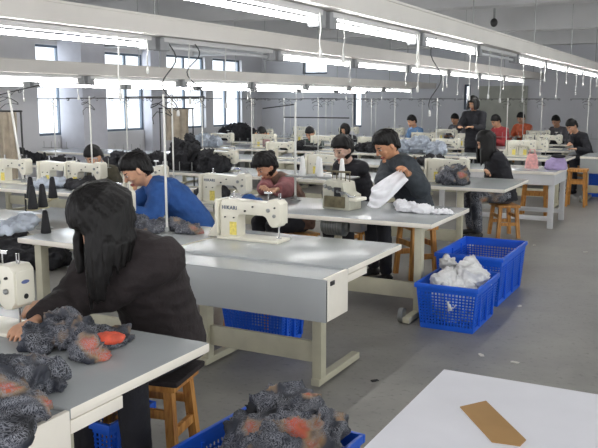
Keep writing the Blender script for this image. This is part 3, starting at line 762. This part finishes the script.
# ------------------------------------------------------------------ rows of tables
T1 = make_table('grey topped sewing table in the near left corner with a printed garment on it', 2.5, .76, .40, (-1.70-1.25, 1.705, 0), motors=(.0,), legx=.13)
T2 = make_table('grey sewing table with a deep front trough and a blue crate beneath', 1.25, .86, .29, (-1.79-.625, 3.98, 0), legx=.22)
T2B = make_table('grey sewing table of the man in blue, with the black thread cones on it', 1.18, 1.02, 0, (-3.055-.59, 3.82, 0), legx=.15, motors=(-.33,), group=None)
T3 = make_table('grey sewing table of the man holding white cloth, with a caster on its leg', 2.5, 1.05, 0, (-1.88-1.25, 5.72, 0), legx=.12, caster=True, motors=(.2, ), foot=(-.2, .6))
T4 = make_table('grey sewing table of the woman with long dark hair near the pink bag', 2.5, 1.2, 0, (-1.95-1.25, 8.36, 0), legx=.5, foot=(.1, .9))
t5 = thing('work_desk', 'pale grey desk with a drawer-deep apron holding the pink bag and purple bag', 'table', (-1.84-.8, 10.7, 0))
obj('tabletop', split_top(-.8, .8, 0, .95, .72, .76, .006), [TOP, EDGE], t5)
PALE = mat('pale_grey_paint', (206, 206, 208), .5, var=.04)
obj('apron', MB().rb(-.79, .79, .01, .03, .58, .719).rb(.77, .79, .031, .94, .58, .719).rb(-.79, -.77, .031, .94, .58, .719).rb(-.79, .79, .92, .94, .58, .719), PALE, t5, False)
for sx in (-1, 1):
    for y in (.05, .9): obj('leg', MB().rb(sx*.75-.035, sx*.75+.035, y-.03, y+.03, 0, .579, .004), PALE, t5)
for y in (.05, .9): obj('stretcher', MB().rb(-.715, .715, y-.015, y+.015, .1, .16, .003), PALE, t5)
# white topped table, lower right
t = thing('cutting_table', 'white topped table in the bottom right corner with a cardboard strip on it', 'table', (-.79+.75, 2.59-.6, 0))
obj('tabletop', MB().rb(-.75, .75, -.6, .6, .725, .757, .003), EDGE, t)
obj('white_sheet', MB().rb(-.752, .752, -.602, .602, .757, .76, .001), PAPER, t)
for sx in (-1, 1):
    for sy in (-1, 1): obj('leg', MB().rb(sx*.68-.025, sx*.68+.025, sy*.53-.025, sy*.53+.025, 0, .725), LEGM, t)
obj('frame', MB().rb(-.655, .655, -.54, -.52, .64, .724).rb(-.655, .655, .52, .54, .64, .724), LEGM, t, False)
pp = [at(x, y, .762) for x, y in ((460, 407), (486, 401), (526, 440), (520, 446), (492, 442))]
c = sum(pp, V())/5; k = MB(); n = 5
k.raw([p-c+V((0, 0, -.0015)) for p in pp]+[p-c+V((0, 0, .0015)) for p in pp], [(4, 3, 2, 1, 0), (5, 6, 7, 8, 9)]+[(i, (i+1) % n, n+(i+1) % n, n+i) for i in range(n)])
solo('cardboard_strip', k, CARD, 'brown cardboard strip lying on the white topped table', 'cardboard', c, smooth=False)

# tables farther away and to the left
ROWS = {10.7: .95, 13.0: 1.05, 15.3: 1.05, 17.5: 1.05}
def snap(x, y, off=.45):
    p = at(x, y, .76); R = [3.75, 5.95, 8.36] if p.y < 9 else [8.36]+list(ROWS)
    r = min(R, key=lambda q: abs(q+.45-p.y)); lo, hi = 101.0, 448.0
    for _ in range(50):
        m = (lo+hi)/2
        if at(x, m, .76).y > r+off: lo = m
        else: hi = m
    return at(x, lo, .76)

GT = 'rows of sewing tables'
def table_copy(x0, y0, lab): return dup(T3, (x0+1.25, y0, 0), 0, lab, GT)
BT = [(-7.45, 3.75, 'sewing table at the left edge beyond the black thread cones'), (-7.45, 5.95, 'second sewing table at the left edge, under the leaning white pole'),
      (-7.0, 8.36, 'sewing table behind the man in blue, carrying dark garments'), (-9.6, 8.36, 'sewing table of the woman in olive near the windows'),
      (-6.1, 10.7, 'sewing table in the middle of the hall, behind the woman in brown'), (-8.65, 10.7, 'sewing table left of the middle, behind the tan cloth'), (-11.2, 10.7, 'sewing table closest to the first window'),
      (-4.6, 13.0, 'sewing table under the standing woman, toward the back wall'), (-7.15, 13.0, 'sewing table of the two people in pale pink and green'), (-9.7, 13.0, 'sewing table by the window wall, third row from the back'),
      (-4.9, 15.3, 'sewing table of the people in red and orange near the back wall'), (-7.45, 15.3, 'sewing table near the back wall on the left'), (-10, 15.3, 'sewing table near the back wall by the wide window'),
      (-5.2, 17.5, 'sewing table in the row closest to the back wall, right'), (-7.75, 17.5, 'sewing table in the row closest to the back wall, left'), (-10.3, 17.5, 'sewing table in the row closest to the back wall, in the corner')]
for x0, y0, lab in BT:
    if lab: table_copy(x0, y0, lab)
t6 = dup(T3, (-2.02+1.25, 13.95, 0), 0, 'pale table at the right edge with a person in dark jacket behind it', GT)
obj('apron', MB().rb(-1.24, 1.24, -.012, .0, .48, .72), TOP, t6, False)
T3['group'] = GT; T4['group'] = GT

# ------------------------------------------------------------------ machines
m1 = make_machine((-2.67, 2.22, .76), 'cream sewing machine at the left edge under the hands of the woman in black', 0)
m2 = make_machine((-2.745, 4.52, .76), 'cream lockstitch machine with a yellow sticker, nobody at it, on the long table', 0, 'HIKARI')
m3 = make_machine((-3.92, 6.0, .76), 'cream sewing machine in front of the woman in the brown jacket', 0, 'HIKARI')
def mach(p, lab, rz=0): return dup(m1, p, rz, lab)
MS = [((-4.02, 4.5, .76), 'cream sewing machine the man in blue works at'),
      (snap(60, 198), 'cream machine head behind the black thread cones on the left'),
      (snap(88, 180), 'small cream machine in front of the woman in olive by the windows'),
      (snap(148, 182), 'cream machine left of the tan hanging cloth, behind the man in blue'),
      (snap(222, 178), 'cream machine above and behind the machine of the woman in brown'),
      (snap(448, 180), 'cream machine between the man in charcoal and the woman with long dark hair'),
      (snap(326, 172), 'cream machine behind the white thread cones'),
      (snap(522, 158), 'cream machine just left of the pink bag on the desk'),
      (snap(549, 152), 'cream machine behind the purple bag'),
      (snap(408, 156), 'distant cream machine by the pale cloth heap, middle of the hall'),
      (snap(468, 150), 'distant cream machine just left of the standing woman'),
      (snap(282, 158), 'distant cream machine behind the woman in brown'),
      (snap(15, 178), 'cream machine at the far left edge by the white pole'),
      (snap(372, 152), 'distant cream machine right of the woman bent low behind the man'),
      (snap(190, 164), 'distant cream machine among the dark garments, left of the middle')]
for p, lab in MS: mach(p, lab)
for i, (x, r) in enumerate([(x, 17.5) for x in (-9.4, -8.1, -6.9, -5.6, -4.6, -3.5)]+[(x, 15.3) for x in (-9.3, -8.2, -6.2, -5.4, -3.1)]+[(x, 13.0) for x in (-8.9, -7.9, -6.6, -4.2, -2.7)]):
    mach((x, r+.5, .76), {17.5: 'small distant cream machine in the row nearest the back wall', 15.3: 'small distant cream machine in the second row from the back wall', 13.0: 'small distant cream machine in the third row from the back wall'}[r])['group'] = {17.5: 'machines of the back row', 15.3: 'machines of the second row from the back', 13.0: 'machines of the third row from the back'}[r]
make_overlock((-2.84, 6.2, .76), 'grey overlock machine beside the white cloth of the man in charcoal', rad(-8))

# ------------------------------------------------------------------ thread stands and cones
st = make_stand((-3.40, 4.42, .76), 'white thread stand pole right in front of the man in blue', 0)
def stand(p, lab, rz=0): return dup(st, p, rz, lab)
SP = [((93, 181), 'thread stand in front of the woman in olive by the windows'), ((174, 180), 'thread stand beside the tan hanging cloth'), ((203, 168), 'dark armed thread stand in front of the wide window, left of the middle'),
      ((252, 162), 'thread stand right of the dark garment heap in the back'), ((318, 162), 'thread stand behind the white cones'), ((352, 153), 'thread stand below the narrow bright back window'),
      ((394, 152), 'thread stand behind the man in charcoal, left of the pale cloth heap'), ((436, 152), 'thread stand right of the pale cloth heap in the back'), ((506, 150), 'thread stand between the person in red and the person in orange'),
      ((540, 148), 'thread stand above the pink bag, toward the back wall'), ((586, 150), 'thread stand at the right edge behind the person in the dark jacket'), ((56, 170), 'thread stand under the first window on the left'), ((128, 172), 'thread stand behind the head of the man in blue'), ((284, 150), 'distant thread stand behind the woman in brown')]
st2 = make_stand(snap(*SP[0][0], .75), SP[0][1], 0, .2)
for (x, y), lab in SP[1:]: dup(st2, snap(x, y, .75), 0, lab)
for x, r in [(x, 17.5) for x in (-9.9, -8.7, -7.5, -6.3, -5.1, -3.9)]+[(x, 15.3) for x in (-9.7, -7.8, -6.7, -4.4)]:
    o = stand((x, r+.72, .76), 'distant thread stand in the %s row from the back wall' % ('first' if r > 16 else 'second')); o['group'] = 'thread stands of the %s row from the back' % ('first' if r > 16 else 'second')
o = stand(snap(24, 193), 'leaning white pole stand at the left edge', 0); o.rotation_euler = (0, rad(-9), 0); o.scale = (1.6, 1.6, 1.08)
# shelf stand of the white cones
t = thing('cone_shelf', 'thread stand with a flat shelf carrying five white cones', 'thread stand', (-3.48, 6.5, .76))
obj('base', MB().lathe([(.05, 0), (.05, .008), (.018, .02), (.016, .05)], n=14), GRMET, t)
obj('pole', MB().tube([(0, 0, .015), (0, 0, .92)], .011, 8), POLEM, t)
obj('shelf', MB().rb(-.04, .62, -.13, .1, .235, .25, .003).tube([(.56, 0, 0), (.56, 0, .24)], .008, 8), GRMET, t)
obj('top_arm', MB().tube([(-.12, 0, .78), (.55, 0, .78)], .006, 6).tube([(.0, 0, .9), (-.35, .0, .86)], .005, 6), DKMET, t)
cw = solo('thread_cone', cone_mb(), CONEW, 'leftmost of the white thread cones on the shelf', 'thread cone', (-3.43, 6.55, 1.011), 'white thread cones')
for x, y, lab in ((-3.36, 6.42, 'second white thread cone from the left on the shelf, in front'), (-3.27, 6.56, 'middle white thread cone on the shelf, set back'), (-3.18, 6.42, 'second white thread cone from the right on the shelf'), (-2.97, 6.44, 'rightmost white thread cone on the shelf, by the overlock machine')):
    dup(cw, (x, y, 1.011), 0, lab)
# black cones at the left end of the long table
ck = solo('thread_cone', cone_mb(.165, .036), CONEK, 'black thread cone nearest the left on the cone tray', 'thread cone', at(33, 209, .95), 'black thread cones')
ks = [((43, 207), 'black thread cone in the middle of the tray, second from the left'), ((53, 198), 'black thread cone at the right back of the tray'), ((31, 198), 'black thread cone at the left back of the tray')]
for (x, y), lab in ks: dup(ck, at(x, y, .95), 0, lab)
dup(ck, at(46, 233, .76), 0, 'black thread cone standing on the table below the tray')
b0 = at(41, 214, .95); b1 = at(41, 198, .95); cx_ = (at(33, 209, .95)+at(53, 198, .95))/2
t = thing('cone_stand', 'low wire stand holding black thread cones at the left end of the long table', 'thread stand', (cx_.x, cx_.y, .76))
obj('base', MB().lathe([(.06, 0), (.06, .008), (.018, .02)], n=14), GRMET, t)
obj('pole', MB().tube([(0, 0, .01), (0, 0, .19)], .009, 8), POLEM, t)
k = MB()
for p in [at(33, 209, .95)]+[at(x, y, .95) for (x, y), _ in ks]:
    q = p-V((cx_.x, cx_.y, .76)); k.tube([(0, 0, .183), (q.x, q.y, .183)], .006, 6); k.lathe([(.045, 0), (.045, .004)], c=(q.x, q.y, .1845), n=14)
obj('tray_arm', k, mat('brass_wire', (190, 180, 140), .4, .3), t)
for i, (x, y) in enumerate(((38, 167), (45, 165))): dup(ck, snap(x, y, .3), 0, ('left', 'right')[i]+' one of two distant black cones under the first window', 'distant black thread cones')
CONEO = mat('peach_thread', (226, 176, 128), .8, var=.05)
co = None
for i, x in enumerate((256, 262, 268)):
    p = snap(x, 141, .25)
    lab = ('left', 'middle', 'right')[i]+' peach thread cone in front of the person in pale pink at the back'
    co = solo('thread_cone', cone_mb(.2, .05), CONEO, lab, 'thread cone', (p.x, p.y, .76), 'peach thread cones') if i == 0 else dup(co, (p.x, p.y, .76), 0, lab)

# ------------------------------------------------------------------ people
STOOL = make_stool((-2.10, 2.80, 0), 'orange wooden stool with dark cloth seat under the woman in black', rad(12), .45, J_BLACK)
plain = make_stool((-3.0, 5.12, 0), 'wooden stool behind the long table, left of the blue crate beneath', 0)
def head_off(face, lean, pitch, yaw=0, bend=.16, roll=0):
    fa = rad(face); Fd = V((cos(fa), sin(fa), 0)); Rr = V((Fd.y, -Fd.x, 0)); U = V((0, 0, 1)); p = V((0, 0, 0))
    for i in range(5): a = rad(lean)*(.62+bend*i); tip = U*cos(a)+Fd*sin(a); p = p+tip*.112
    y_ = rad(yaw); hf = Fd*cos(y_)+Rr*sin(y_); pt = rad(pitch); Hf = hf*cos(pt)-U*sin(pt); Hu = U*cos(pt)+hf*sin(pt)
    if roll: Hu = Matrix.Rotation(rad(roll), 3, Hf)@Hu
    return p+(tip+U*.5).normalized()*.075+Hu*.098+Hf*.022
def seat(label, px, py, Y, face, lean, pitch=30, yaw=0, stool=None, seated=True, **kw):
    hc = atY(px, py, Y); hip = hc-head_off(face, lean, pitch, yaw, roll=kw.get('roll', 0))
    if not seated: hip.z = .93
    p = person(label, hip, face, lean, pitch=pitch, yaw=yaw, seated=seated, **kw)
    print('PERSON', label[:40], [round(v, 2) for v in hip])
    if stool: dup(plain, (hip.x, hip.y, 0), rad(face-90), stool, None, (1, 1, (hip.z-.112)/.45))
    return hip
hip1 = seat('woman in black with long black hair bent over her machine at the left', 103, 219, 2.55, 268, 28, 40, 32, None, hands=(at(50, 303, .82), at(34, 322, .8)), jacket=J_BLACK, hair='long', voxel=.006, bulk=.026, hv=1.17, hs=1.12, elbow_out=.5, elbow_back=.7)
print('HIP1', hip1); STOOL.location = (hip1.x-.04, hip1.y-.08, 0); STOOL.scale = (1, 1, (hip1.z-.112)/.48)
seat('man in a blue jacket bent over his machine, facing left', 137, 170, 5.1, 222, 47, 32, 0, 'wooden stool of the man in blue', hands=(atY(124, 206, 4.85), atY(112, 212, 4.8)), hv=1.0, hs=1.2, bulk=.015, jacket=J_BLUE, voxel=.006)
seat('woman in brown print jacket with dusty pink sleeves, looking down at her machine', 266, 166, 6.93, 240, 34, 34, 0, 'wooden stool of the woman in brown', hands=(at(264, 196, .86), at(252, 198, .84)), jacket=J_BROWN, sleeve=SLEEVE, hair='bun', voxel=.0065, hs=1.15, bulk=.02, hv=1.08, elbow_out=1.2)
seat('man in charcoal jacket holding white cloth at the overlock machine', 387, 145, 6.93, 226, 26, 30, 0, 'tall wooden stool of the man in charcoal', hands=(atY(408, 173, 6.58), atY(380, 192, 6.5)), jacket=J_DKGR, voxel=.006, skin=(200, 146, 112), curl=.9, hs=1.2, bulk=.03, hv=1.0, elbow_out=1.6, elbow_back=0)
seat('person with dark hair and dark jacket, looking down just left of the man in charcoal', 343, 149, 7.6, 250, 28, 22, 0, 'wooden stool just left of the man in charcoal', hands=(at(345, 172, .85), at(335, 172, .85)), jacket=J_INK, hair='short', voxel=.008, hs=1.15, hv=1.1, skin=(214, 176, 156))
seat('woman with long dark hair and black jacket, hands on the table by the aisle', 486, 141, 9.72, 212, 20, 30, 0, 'wooden stool of the woman with long dark hair', hands=(at(500, 170, .82), at(488, 173, .81)), jacket=J_INK, trousers=TPATT, hair='long', voxel=.008)
seat('woman in olive jacket by the windows, looking down', 94, 156, 7.2, 262, 28, 35, 0, 'wooden stool of the woman in olive', jacket=J_OLIVE, hair='short', hs=1.15)
seat('person in pale pink behind three peach cones at the back', 262, 133, 14.15, 262, 25, 32, 0, 'wooden stool of the person in pale pink', jacket=J_PINK)
seat('person in dark green jacket at the back, above the white cones', 310, 133, 14.15, 268, 22, 32, 0, 'wooden stool of the person in dark green', jacket=J_GREEN)
seat('distant person with dark hair under the narrow bright back window', 345, 129, 16.45, 262, 18, 22, 0, 'wooden stool under the narrow back window', jacket=J_INK, hair='bob')
seat('person in light blue coat by the pale cloth heap at the back', 412, 121, 16.45, 235, 18, 22, 0, 'wooden stool of the person in light blue', jacket=J_CBLUE)
seat('distant person in grey coat right of the pale cloth heap', 455, 119, 18.65, 250, 18, 22, 0, 'wooden stool of the person in grey', jacket=J_GREY)
seat('woman standing in dark clothes among the back tables', 473, 106, 14.6, 262, 6, 22, 0, None, False, jacket=J_INK, hair='bob')
seat('person in red jacket at the back, left of the one in orange', 496, 121, 16.45, 235, 20, 28, 0, 'wooden stool of the person in red', jacket=J_RED)
seat('person in orange jacket at the back, above the desk', 521, 118, 18.6, 250, 15, 22, 0, 'wooden stool of the person in orange', jacket=J_ORANGE)
seat('distant person in dark grey left of the person at the right edge', 556, 121, 18.65, 245, 18, 25, 0, 'wooden stool of the person in dark grey', jacket=J_GREY)
seat('person in dark jacket leaning on the pale table at the right edge', 572, 126, 15.1, 228, 30, 32, 0, 'wooden stool of the person leaning at the right edge', jacket=J_INK, hair='short', hands=(at(575, 149, .83), at(567, 151, .82)))
# stools that stand free
q = at(450, 262, .1); dup(plain, (-2.12, 7.0, 0), rad(20), 'orange wooden stool behind the blue crates', 'wooden stools') if False else None
dup(plain, (-2.33, 11.9, 0), rad(5), 'orange wooden stool under the desk with the bags', 'wooden stools', (1, 1, 1.12))
q = at(576, 206, 0); dup(plain, (q.x, q.y, 0), rad(0), 'pale wooden stool standing far right behind the desk', 'wooden stools', (.8, 1, 1.35))
plain.location = (at(212, 345, 0).x, 5.0, 0)

# ------------------------------------------------------------------ crates and bags
make_crate((-1.68, 5.80, 0), 'blue lattice crate holding a white plastic bag, front one of two by the aisle', .46, .62, .35)
make_crate((-1.76, 6.80, 0), 'tall blue crate behind the one with the white bag', .56, .9, .42)
make_crate((-2.78, 4.72, 0), 'blue lattice crate beneath the long grey table', .5, .36, .3)
make_crate((-1.49, 2.47, 0), 'blue crate in the foreground heaped with printed garments', .56, .66, .36, rad(-4))
make_crate((at(102, 436, .15).x, at(102, 436, .15).y, 0), 'blue crate under the near left table', .36, .3, .3)
q = at(594, 197, 0); make_crate((q.x+.1, q.y+.2, 0), 'blue crate at the far right edge of the aisle', .44, .4, .5)
heap('plastic_bag', [((-1.68, 5.75, .22), (.18, .24, .14)), ((-1.63, 5.88, .33), (.15, .17, .11), .4), ((-1.76, 5.72, .33), (.09, .12, .08)), ((-1.62, 5.98, .41), (.06, .07, .06)), ((-1.82, 6.02, .38), (.06, .06, .08)), ((-1.7, 5.8, .1), (.15, .2, .085))], BAGW, 'crumpled white plastic bag stuffed in the front blue crate', 'plastic bag', .028, 9, 4, .010, .014)
heap('garment_pile', [((-1.47, 2.5, .2), (.22, .27, .19)), ((-1.38, 2.5, .40), (.18, .2, .1)), ((-1.46, 2.66, .42), (.17, .13, .11), .3), ((-1.3, 2.6, .4), (.1, .14, .08)), ((-1.5, 2.5, .4), (.12, .1, .08)), ((-1.4, 2.6, .48), (.08, .1, .06))], PATT, 'dark printed garments heaped in the foreground blue crate', 'garments', .03, 7, 6, .008, .014)

# ------------------------------------------------------------------ garments and cloth
g = lambda x, y, z=.8: at(x, y, z)
gar = heap('printed_garment', [(g(50, 335), (.1, .075, .05), .3), (g(76, 336), (.1, .085, .062), .2), (g(88, 350, .79), (.07, .08, .045), .2), (g(104, 338, .79), (.1, .06, .042), .6), (g(118, 336, .78), (.06, .045, .03), .5), (g(38, 345, .785), (.06, .045, .035)), (g(62, 322, .82), (.07, .06, .05))], PATT, 'printed garment under the hands of the woman in black', 'garment', .022, 10, 3, .006, .761)
k = MB().ball((0, 0, 0), (.058, .036, .02), 20, 14); me = evaluated(k, .006, 1, REDPATCH, 'orange_patch'); wrinkle(me, .006, 30, 3)
me.transform(Matrix.Translation(g(110, 338, .822)-gar.location) @ Matrix.Rotation(.5, 4, 'Z')); o = bpy.data.objects.new('orange_patch', me); COL.objects.link(o); o.parent = gar; o['label'] = 'orange red printed patch'
heap('printed_garment', [(g(8, 378, .82), (.13, .1, .055), .3), (g(36, 372, .80), (.1, .055, .035), .3), (g(14, 408, .8), (.11, .1, .045), .4), (g(48, 383, .79), (.07, .04, .028), .3), (g(-15, 395, .83), (.12, .13, .06)), (g(-8, 432, .79), (.12, .08, .035))], PATT, 'folded dark printed garment at the front of the near left table', 'garment', .02, 8, 9, .006, .761)
heap('printed_garment', [(g(170, 226, .79), (.14, .09, .05)), (g(188, 230, .78), (.11, .08, .035)), (g(152, 228, .79), (.12, .08, .05)), (g(134, 222, .8), (.12, .1, .05))], PATT, 'printed garment lying on the table in front of the man in blue', 'garment', .02, 15, 5, .01, .761)
heap('blue_cloth', [((-3.66, 5.95, .82), (.07, .06, .045)), ((-3.6, 6.0, .80), (.06, .05, .03))], J_BLUE, 'small bright blue cloth under the needle of the brown clad woman', 'cloth', .008, 20, 5, .008, .761)
heap('white_cloth', [(g(408, 208, .79), (.09, .09, .045)), (g(422, 210, .785), (.1, .09, .035)), (g(438, 212, .775), (.1, .07, .02)), (g(448, 213, .77), (.06, .05, .015)), (g(400, 204, .79), (.06, .08, .035))], WCLOTH, 'crumpled white cloth lying on the table beside the crates', 'cloth', .016, 14, 2, .008, .761)
# cloth held by the man: a draped sheet
P00, P10, P11, P01 = atY(372, 187, 6.3), atY(400, 169, 6.56), atY(408, 180, 6.5), atY(368, 205, 6.28); P01.z = max(P01.z, .775)
n = 26; top, bot = [], []
for i in range(n+1):
    for j in range(n+1):
        u, v = i/n, j/n; p = P00.lerp(P10, u).lerp(P01.lerp(P11, u), v); p = p+V((.0, -.05*sin(u*pi)*(.4+v), -.05*sin(u*pi)*(1-u)*v*1.5))
        p += V((.3, -1, .2))*.03*noise.noise(V((u*3+v*2, v*5-u*3, 1)))+V((0, -1, 0))*.014*sin(v*14+u*4)*(1-u*.5)+V((0, 0, -.05))*sin(u*pi)*v
        p.z = max(p.z, .775)
        top.append(p); bot.append(p+V((.002, .004, -.001)))
k = MB(); m_ = n+1; N_ = m_*m_; fs = []
for i in range(n):
    for j in range(n):
        a = i*m_+j; fs.append((a, a+1, a+m_+1, a+m_)); fs.append((N_+a, N_+a+m_, N_+a+m_+1, N_+a+1))
for i in range(n):
    for a, b in ((i, i+1), (n*m_+i, n*m_+i+1), (i*m_, (i+1)*m_), (i*m_+n, (i+1)*m_+n)): fs.append((a, b, N_+b, N_+a))
org = P01.copy(); k.raw([p-org for p in top+bot], fs)
solo('white_cloth', k, WCLOTH, 'white cloth held up by the man in charcoal at the overlock machine', 'cloth', org, smooth=True)
DG = 'dark garment heaps'
def pile(x, y, w, h, m, lab, seed, group=None, z=.76):
    p = snap(x, y, .3) if z == .76 else at(x, y, z); s = (p-V((0, 0, EYE))).dot(_fw)/F_PX; rnd = random.Random(seed); L = []
    wx, hz = w*s/2, h*s
    for i in range(7):
        u = rnd.uniform(-.75, .75); L.append((p+V((u*wx, rnd.uniform(-.1, .15), hz*.38*(1-.5*abs(u)))), (wx*rnd.uniform(.3, .5), rnd.uniform(.12, .22), hz*rnd.uniform(.35, .55)*(1-.45*abs(u))), rnd.random()))
    return heap('garment_heap', L, m, lab, 'garments', .035, 9, seed, .016, z+.001, group)
pile(128, 160, 44, 22, DKCLOTH, 'dark garment heap behind the head of the man in blue', 1, DG)
pile(160, 160, 40, 18, DKCLOTH, 'dark garment heap under the second window, left of the tan cloth', 2, DG)
pile(186, 178, 26, 42, DKCLOTH, 'tall dark garment heap hanging behind the upper machine', 3, DG)
pile(212, 172, 32, 26, DKCLOTH, 'dark garment heap left of the upper machine head', 4, DG)
pile(237, 142, 36, 22, DKCLOTH, 'rounded black garment heap at the back, left of the peach cones', 5, DG)
pile(80, 181, 40, 12, DKCLOTH, 'flat dark garment heap in front of the woman in olive', 6, DG)
pile(456, 190, 34, 22, PATT, 'dark printed garment heap between the man in charcoal and the woman with long hair', 7, DG)
pile(418, 150, 50, 22, GRCLOTH, 'pale blue white cloth heap at the back, right of the man in charcoal', 8)
pile(432, 160, 34, 12, DKCLOTH, 'dark striped garment heap in front of the pale cloth heap', 9, DG)
pile(18, 168, 44, 14, DKCLOTH, 'dark garment heap at the far left under the window wall', 10, DG)
pile(55, 188, 50, 10, GRCLOTH, 'pale cloth heap left of the flat dark garments', 11)
pile(20, 210, 40, 12, GRCLOTH, 'pale cloth heap at the left edge behind the black cones', 12)
pile(205, 150, 30, 16, GRCLOTH, 'pale cloth heap at the back under the wide window', 13)
pile(545, 142, 30, 10, DKCLOTH, 'dark cloth heap at the back, above the purple bag', 14, DG)
pile(112, 172, 30, 10, DKCLOTH, 'low dark garment heap right of the woman in olive', 21, DG)
pile(205, 186, 34, 12, DKCLOTH, 'low dark garment heap just left of the machine of the woman in brown', 22, DG)
pile(300, 152, 34, 10, DKCLOTH, 'low dark garment heap behind the white cone pole', 23, DG)
pile(366, 150, 26, 12, DKCLOTH, 'dark garment heap at the back, left of the man in charcoal', 24, DG)
pile(486, 140, 24, 9, DKCLOTH, 'dark garment heap at the back, below the person in red', 25, DG)
pile(60, 160, 26, 9, DKCLOTH, 'dark garment heap under the first window', 26, DG)
def hanging(x0, x1, y0, y1, Y, lab, seed):
    a, b = atY(x0, y0, Y), atY(x1, y0, Y); zb = atY(x0, y1, Y).z; k = MB(); n = 24; L = b.x-a.x; v = []
    for j in range(9):
        for i in range(n+1):
            u = i/n; v.append((L*u, .03*sin(u*22+seed)+.02*sin(u*9+j*.3), (zb-a.z)*j/8))
    N_ = len(v); v += [(p[0], p[1]+.008, p[2]) for p in v]; fs = []
    for j in range(8):
        for i in range(n):
            q = j*(n+1)+i; fs += [(q, q+1, q+n+2, q+n+1), (N_+q, N_+q+n+1, N_+q+n+2, N_+q+1)]
    k.raw(v, fs); o = solo('hanging_cloth', k, TANCLOTH, lab, 'cloth', a, smooth=True)
    r = obj('hanging_rail', MB().tube([(-.1, .004, .012), (L+.1, .004, .012)], .012, 8).tube([(-.08, .004, .0), (-.08, .004, .01-a.z+.001)], .012, 8).tube([(L+.08, .004, .0), (L+.08, .004, .01-a.z+.001)], .012, 8), DKMET, o)
hanging(163, 189, 109, 140, 11.95, 'tan cloth hung from a rail behind the thread stand, left of the middle', 1)
hanging(-4, 16, 112, 186, 7.35, 'tan cloth hanging at the left edge behind the leaning pole', 2)
q = at(22, 268, 0); heap('garment_heap', [((q.x, q.y, .09), (.3, .2, .1)), ((q.x-.25, q.y+.1, .12), (.25, .2, .14)), ((q.x+.2, q.y+.15, .1), (.22, .2, .12)), ((q.x-.5, q.y+.3, .15), (.25, .25, .17))], DKCLOTH, 'dark cloth heap on the floor under the table with the black cones', 'garments', .03, 8, 17, .016, .001)
# pink bag and purple bag on the desk
p = at(532, 162, .76)+V((0, -1.55, 0)); p = V((atY(532, 160, 11.2).x, 11.2, .76))
t = thing('pink_bag', 'pink paper bag standing on the desk by the aisle', 'bag', p)
PINK = mat('pink_paper', (222, 164, 160), .7, var=.25, scale=25)
obj('body', MB().tube([(0, 0, 0), (0, 0, .1), (0, 0, .2)], [(.095, .055), (.085, .05), (.06, .012)], 20, ref=(1, 0, 0)), PINK, t)
for s in (-1, 1): obj('handle', MB().tube([(-.04, s*.008, .19), (-.03, s*.01, .26), (.03, s*.01, .26), (.04, s*.008, .19)], .006, 8), PINK, t)
p = V((atY(556, 160, 11.1).x, 11.1, .76))
LIL = mat('lilac_fabric', (168, 150, 192), .6, var=.15, scale=12)
k = MB().ball((0, 0, .07), (.15, .1, .09)).ball((0.02, 0, .11), (.11, .085, .08)).ball((0, 0, .03), (.155, .1, .05))
me = evaluated(k, .008, 2, LIL, 'purple_bag'); wrinkle(me, .008, 16, 3)
for v in me.vertices: v.co.z = max(v.co.z, .001)
o = bpy.data.objects.new('purple_bag', me); COL.objects.link(o); o.location = p; tag(o, 'rounded purple bag with dark top on the desk by the aisle', 'bag')
k = MB().ball((.03, -.01, .185), (.1, .075, .028)); obj('dark_flap', evaluated(k, .007, 2, DKCLOTH, 'dark_flap'), None, o, False)
# litter on the floor
LIT = mat('paper_scrap', (214, 210, 204), .8)
for i, (x, y, lab) in enumerate(((585, 252, 'white scrap on the floor at the far right of the aisle'), (519, 306, 'white scrap on the floor right of the blue crates'), (482, 355, 'small scrap on the floor beyond the white topped table'), (516, 362, 'pale scrap on the floor above the cardboard strip'), (375, 380, 'dark speck of waste on the floor by the foot of the long table'), (534, 245, 'thread scrap on the floor by the tall blue crate'))):
    p = at(x, y, .004); k = MB().rb(-.02, .022, -.012, .014, 0, .003, 0).rb(.0, .03, .0, .02, .0005, .006, 0, ); solo('floor_scrap', k, LIT if i != 4 else DKCLOTH, lab, 'scrap', (p.x, p.y, .001), 'scraps on the floor', False, rz=i)
# ceiling bracket top right
p = atY(494, 22, 13.0)
t = thing('ceiling_sensor', 'small dark fitting hanging from the ceiling at top right', 'fitting', (p.x, p.y, ZC))
dz = p.z-ZC
obj('rod', MB().tube([(0, 0, -.001), (0, 0, dz+.02)], .02, 8), GRMET, t); obj('head', MB().ball((0, 0, dz-.01), (.06, .06, .07)), DKMET, t)

# ------------------------------------------------------------------ daylight
w = bpy.data.worlds.new('sky'); S.world = w; w.use_nodes = True
bg = w.node_tree.nodes['Background']; bg.inputs[0].default_value = lin((250, 250, 253)); bg.inputs[1].default_value = 1.6
def area(nm, loc, rot, sx, sy, e, c):
    l = bpy.data.lights.new(nm, 'AREA'); l.shape = 'RECTANGLE'; l.size = sx; l.size_y = sy; l.energy = e; l.color = c
    o = bpy.data.objects.new(nm, l); COL.objects.link(o); o.location = loc; o.rotation_euler = rot; return o
area('daylight_right', (XR+.5, 5.0, 2.0), (0, rad(90), 0), 2.4, 16, 380, (1, .95, .87))
area('daylight_left', (XL-.5, 12, 2.0), (0, rad(-90), 0), 2.4, 14, 300, (.9, .95, 1))
S.view_settings.view_transform = 'Standard'; S.view_settings.look = 'None'; S.view_settings.gamma = 1; S.view_settings.exposure = .35; S.view_settings.use_curve_mapping = False

obj('badge', MB().lathe([(.016, 0), (.016, .0012)], n=16, axis='X').xf(Matrix.Translation((.2427, 0, .215)) @ Matrix.Diagonal((1, 1.3, .5, 1))), mat('badge_blue', (92, 104, 150), .4, var=0), m1)
obj('plate_screw', MB().lathe([(.011, 0), (.011, .003)], n=12, axis='X').xf(Matrix.Translation((.2427, .0, .155))), BLACKP, m1)
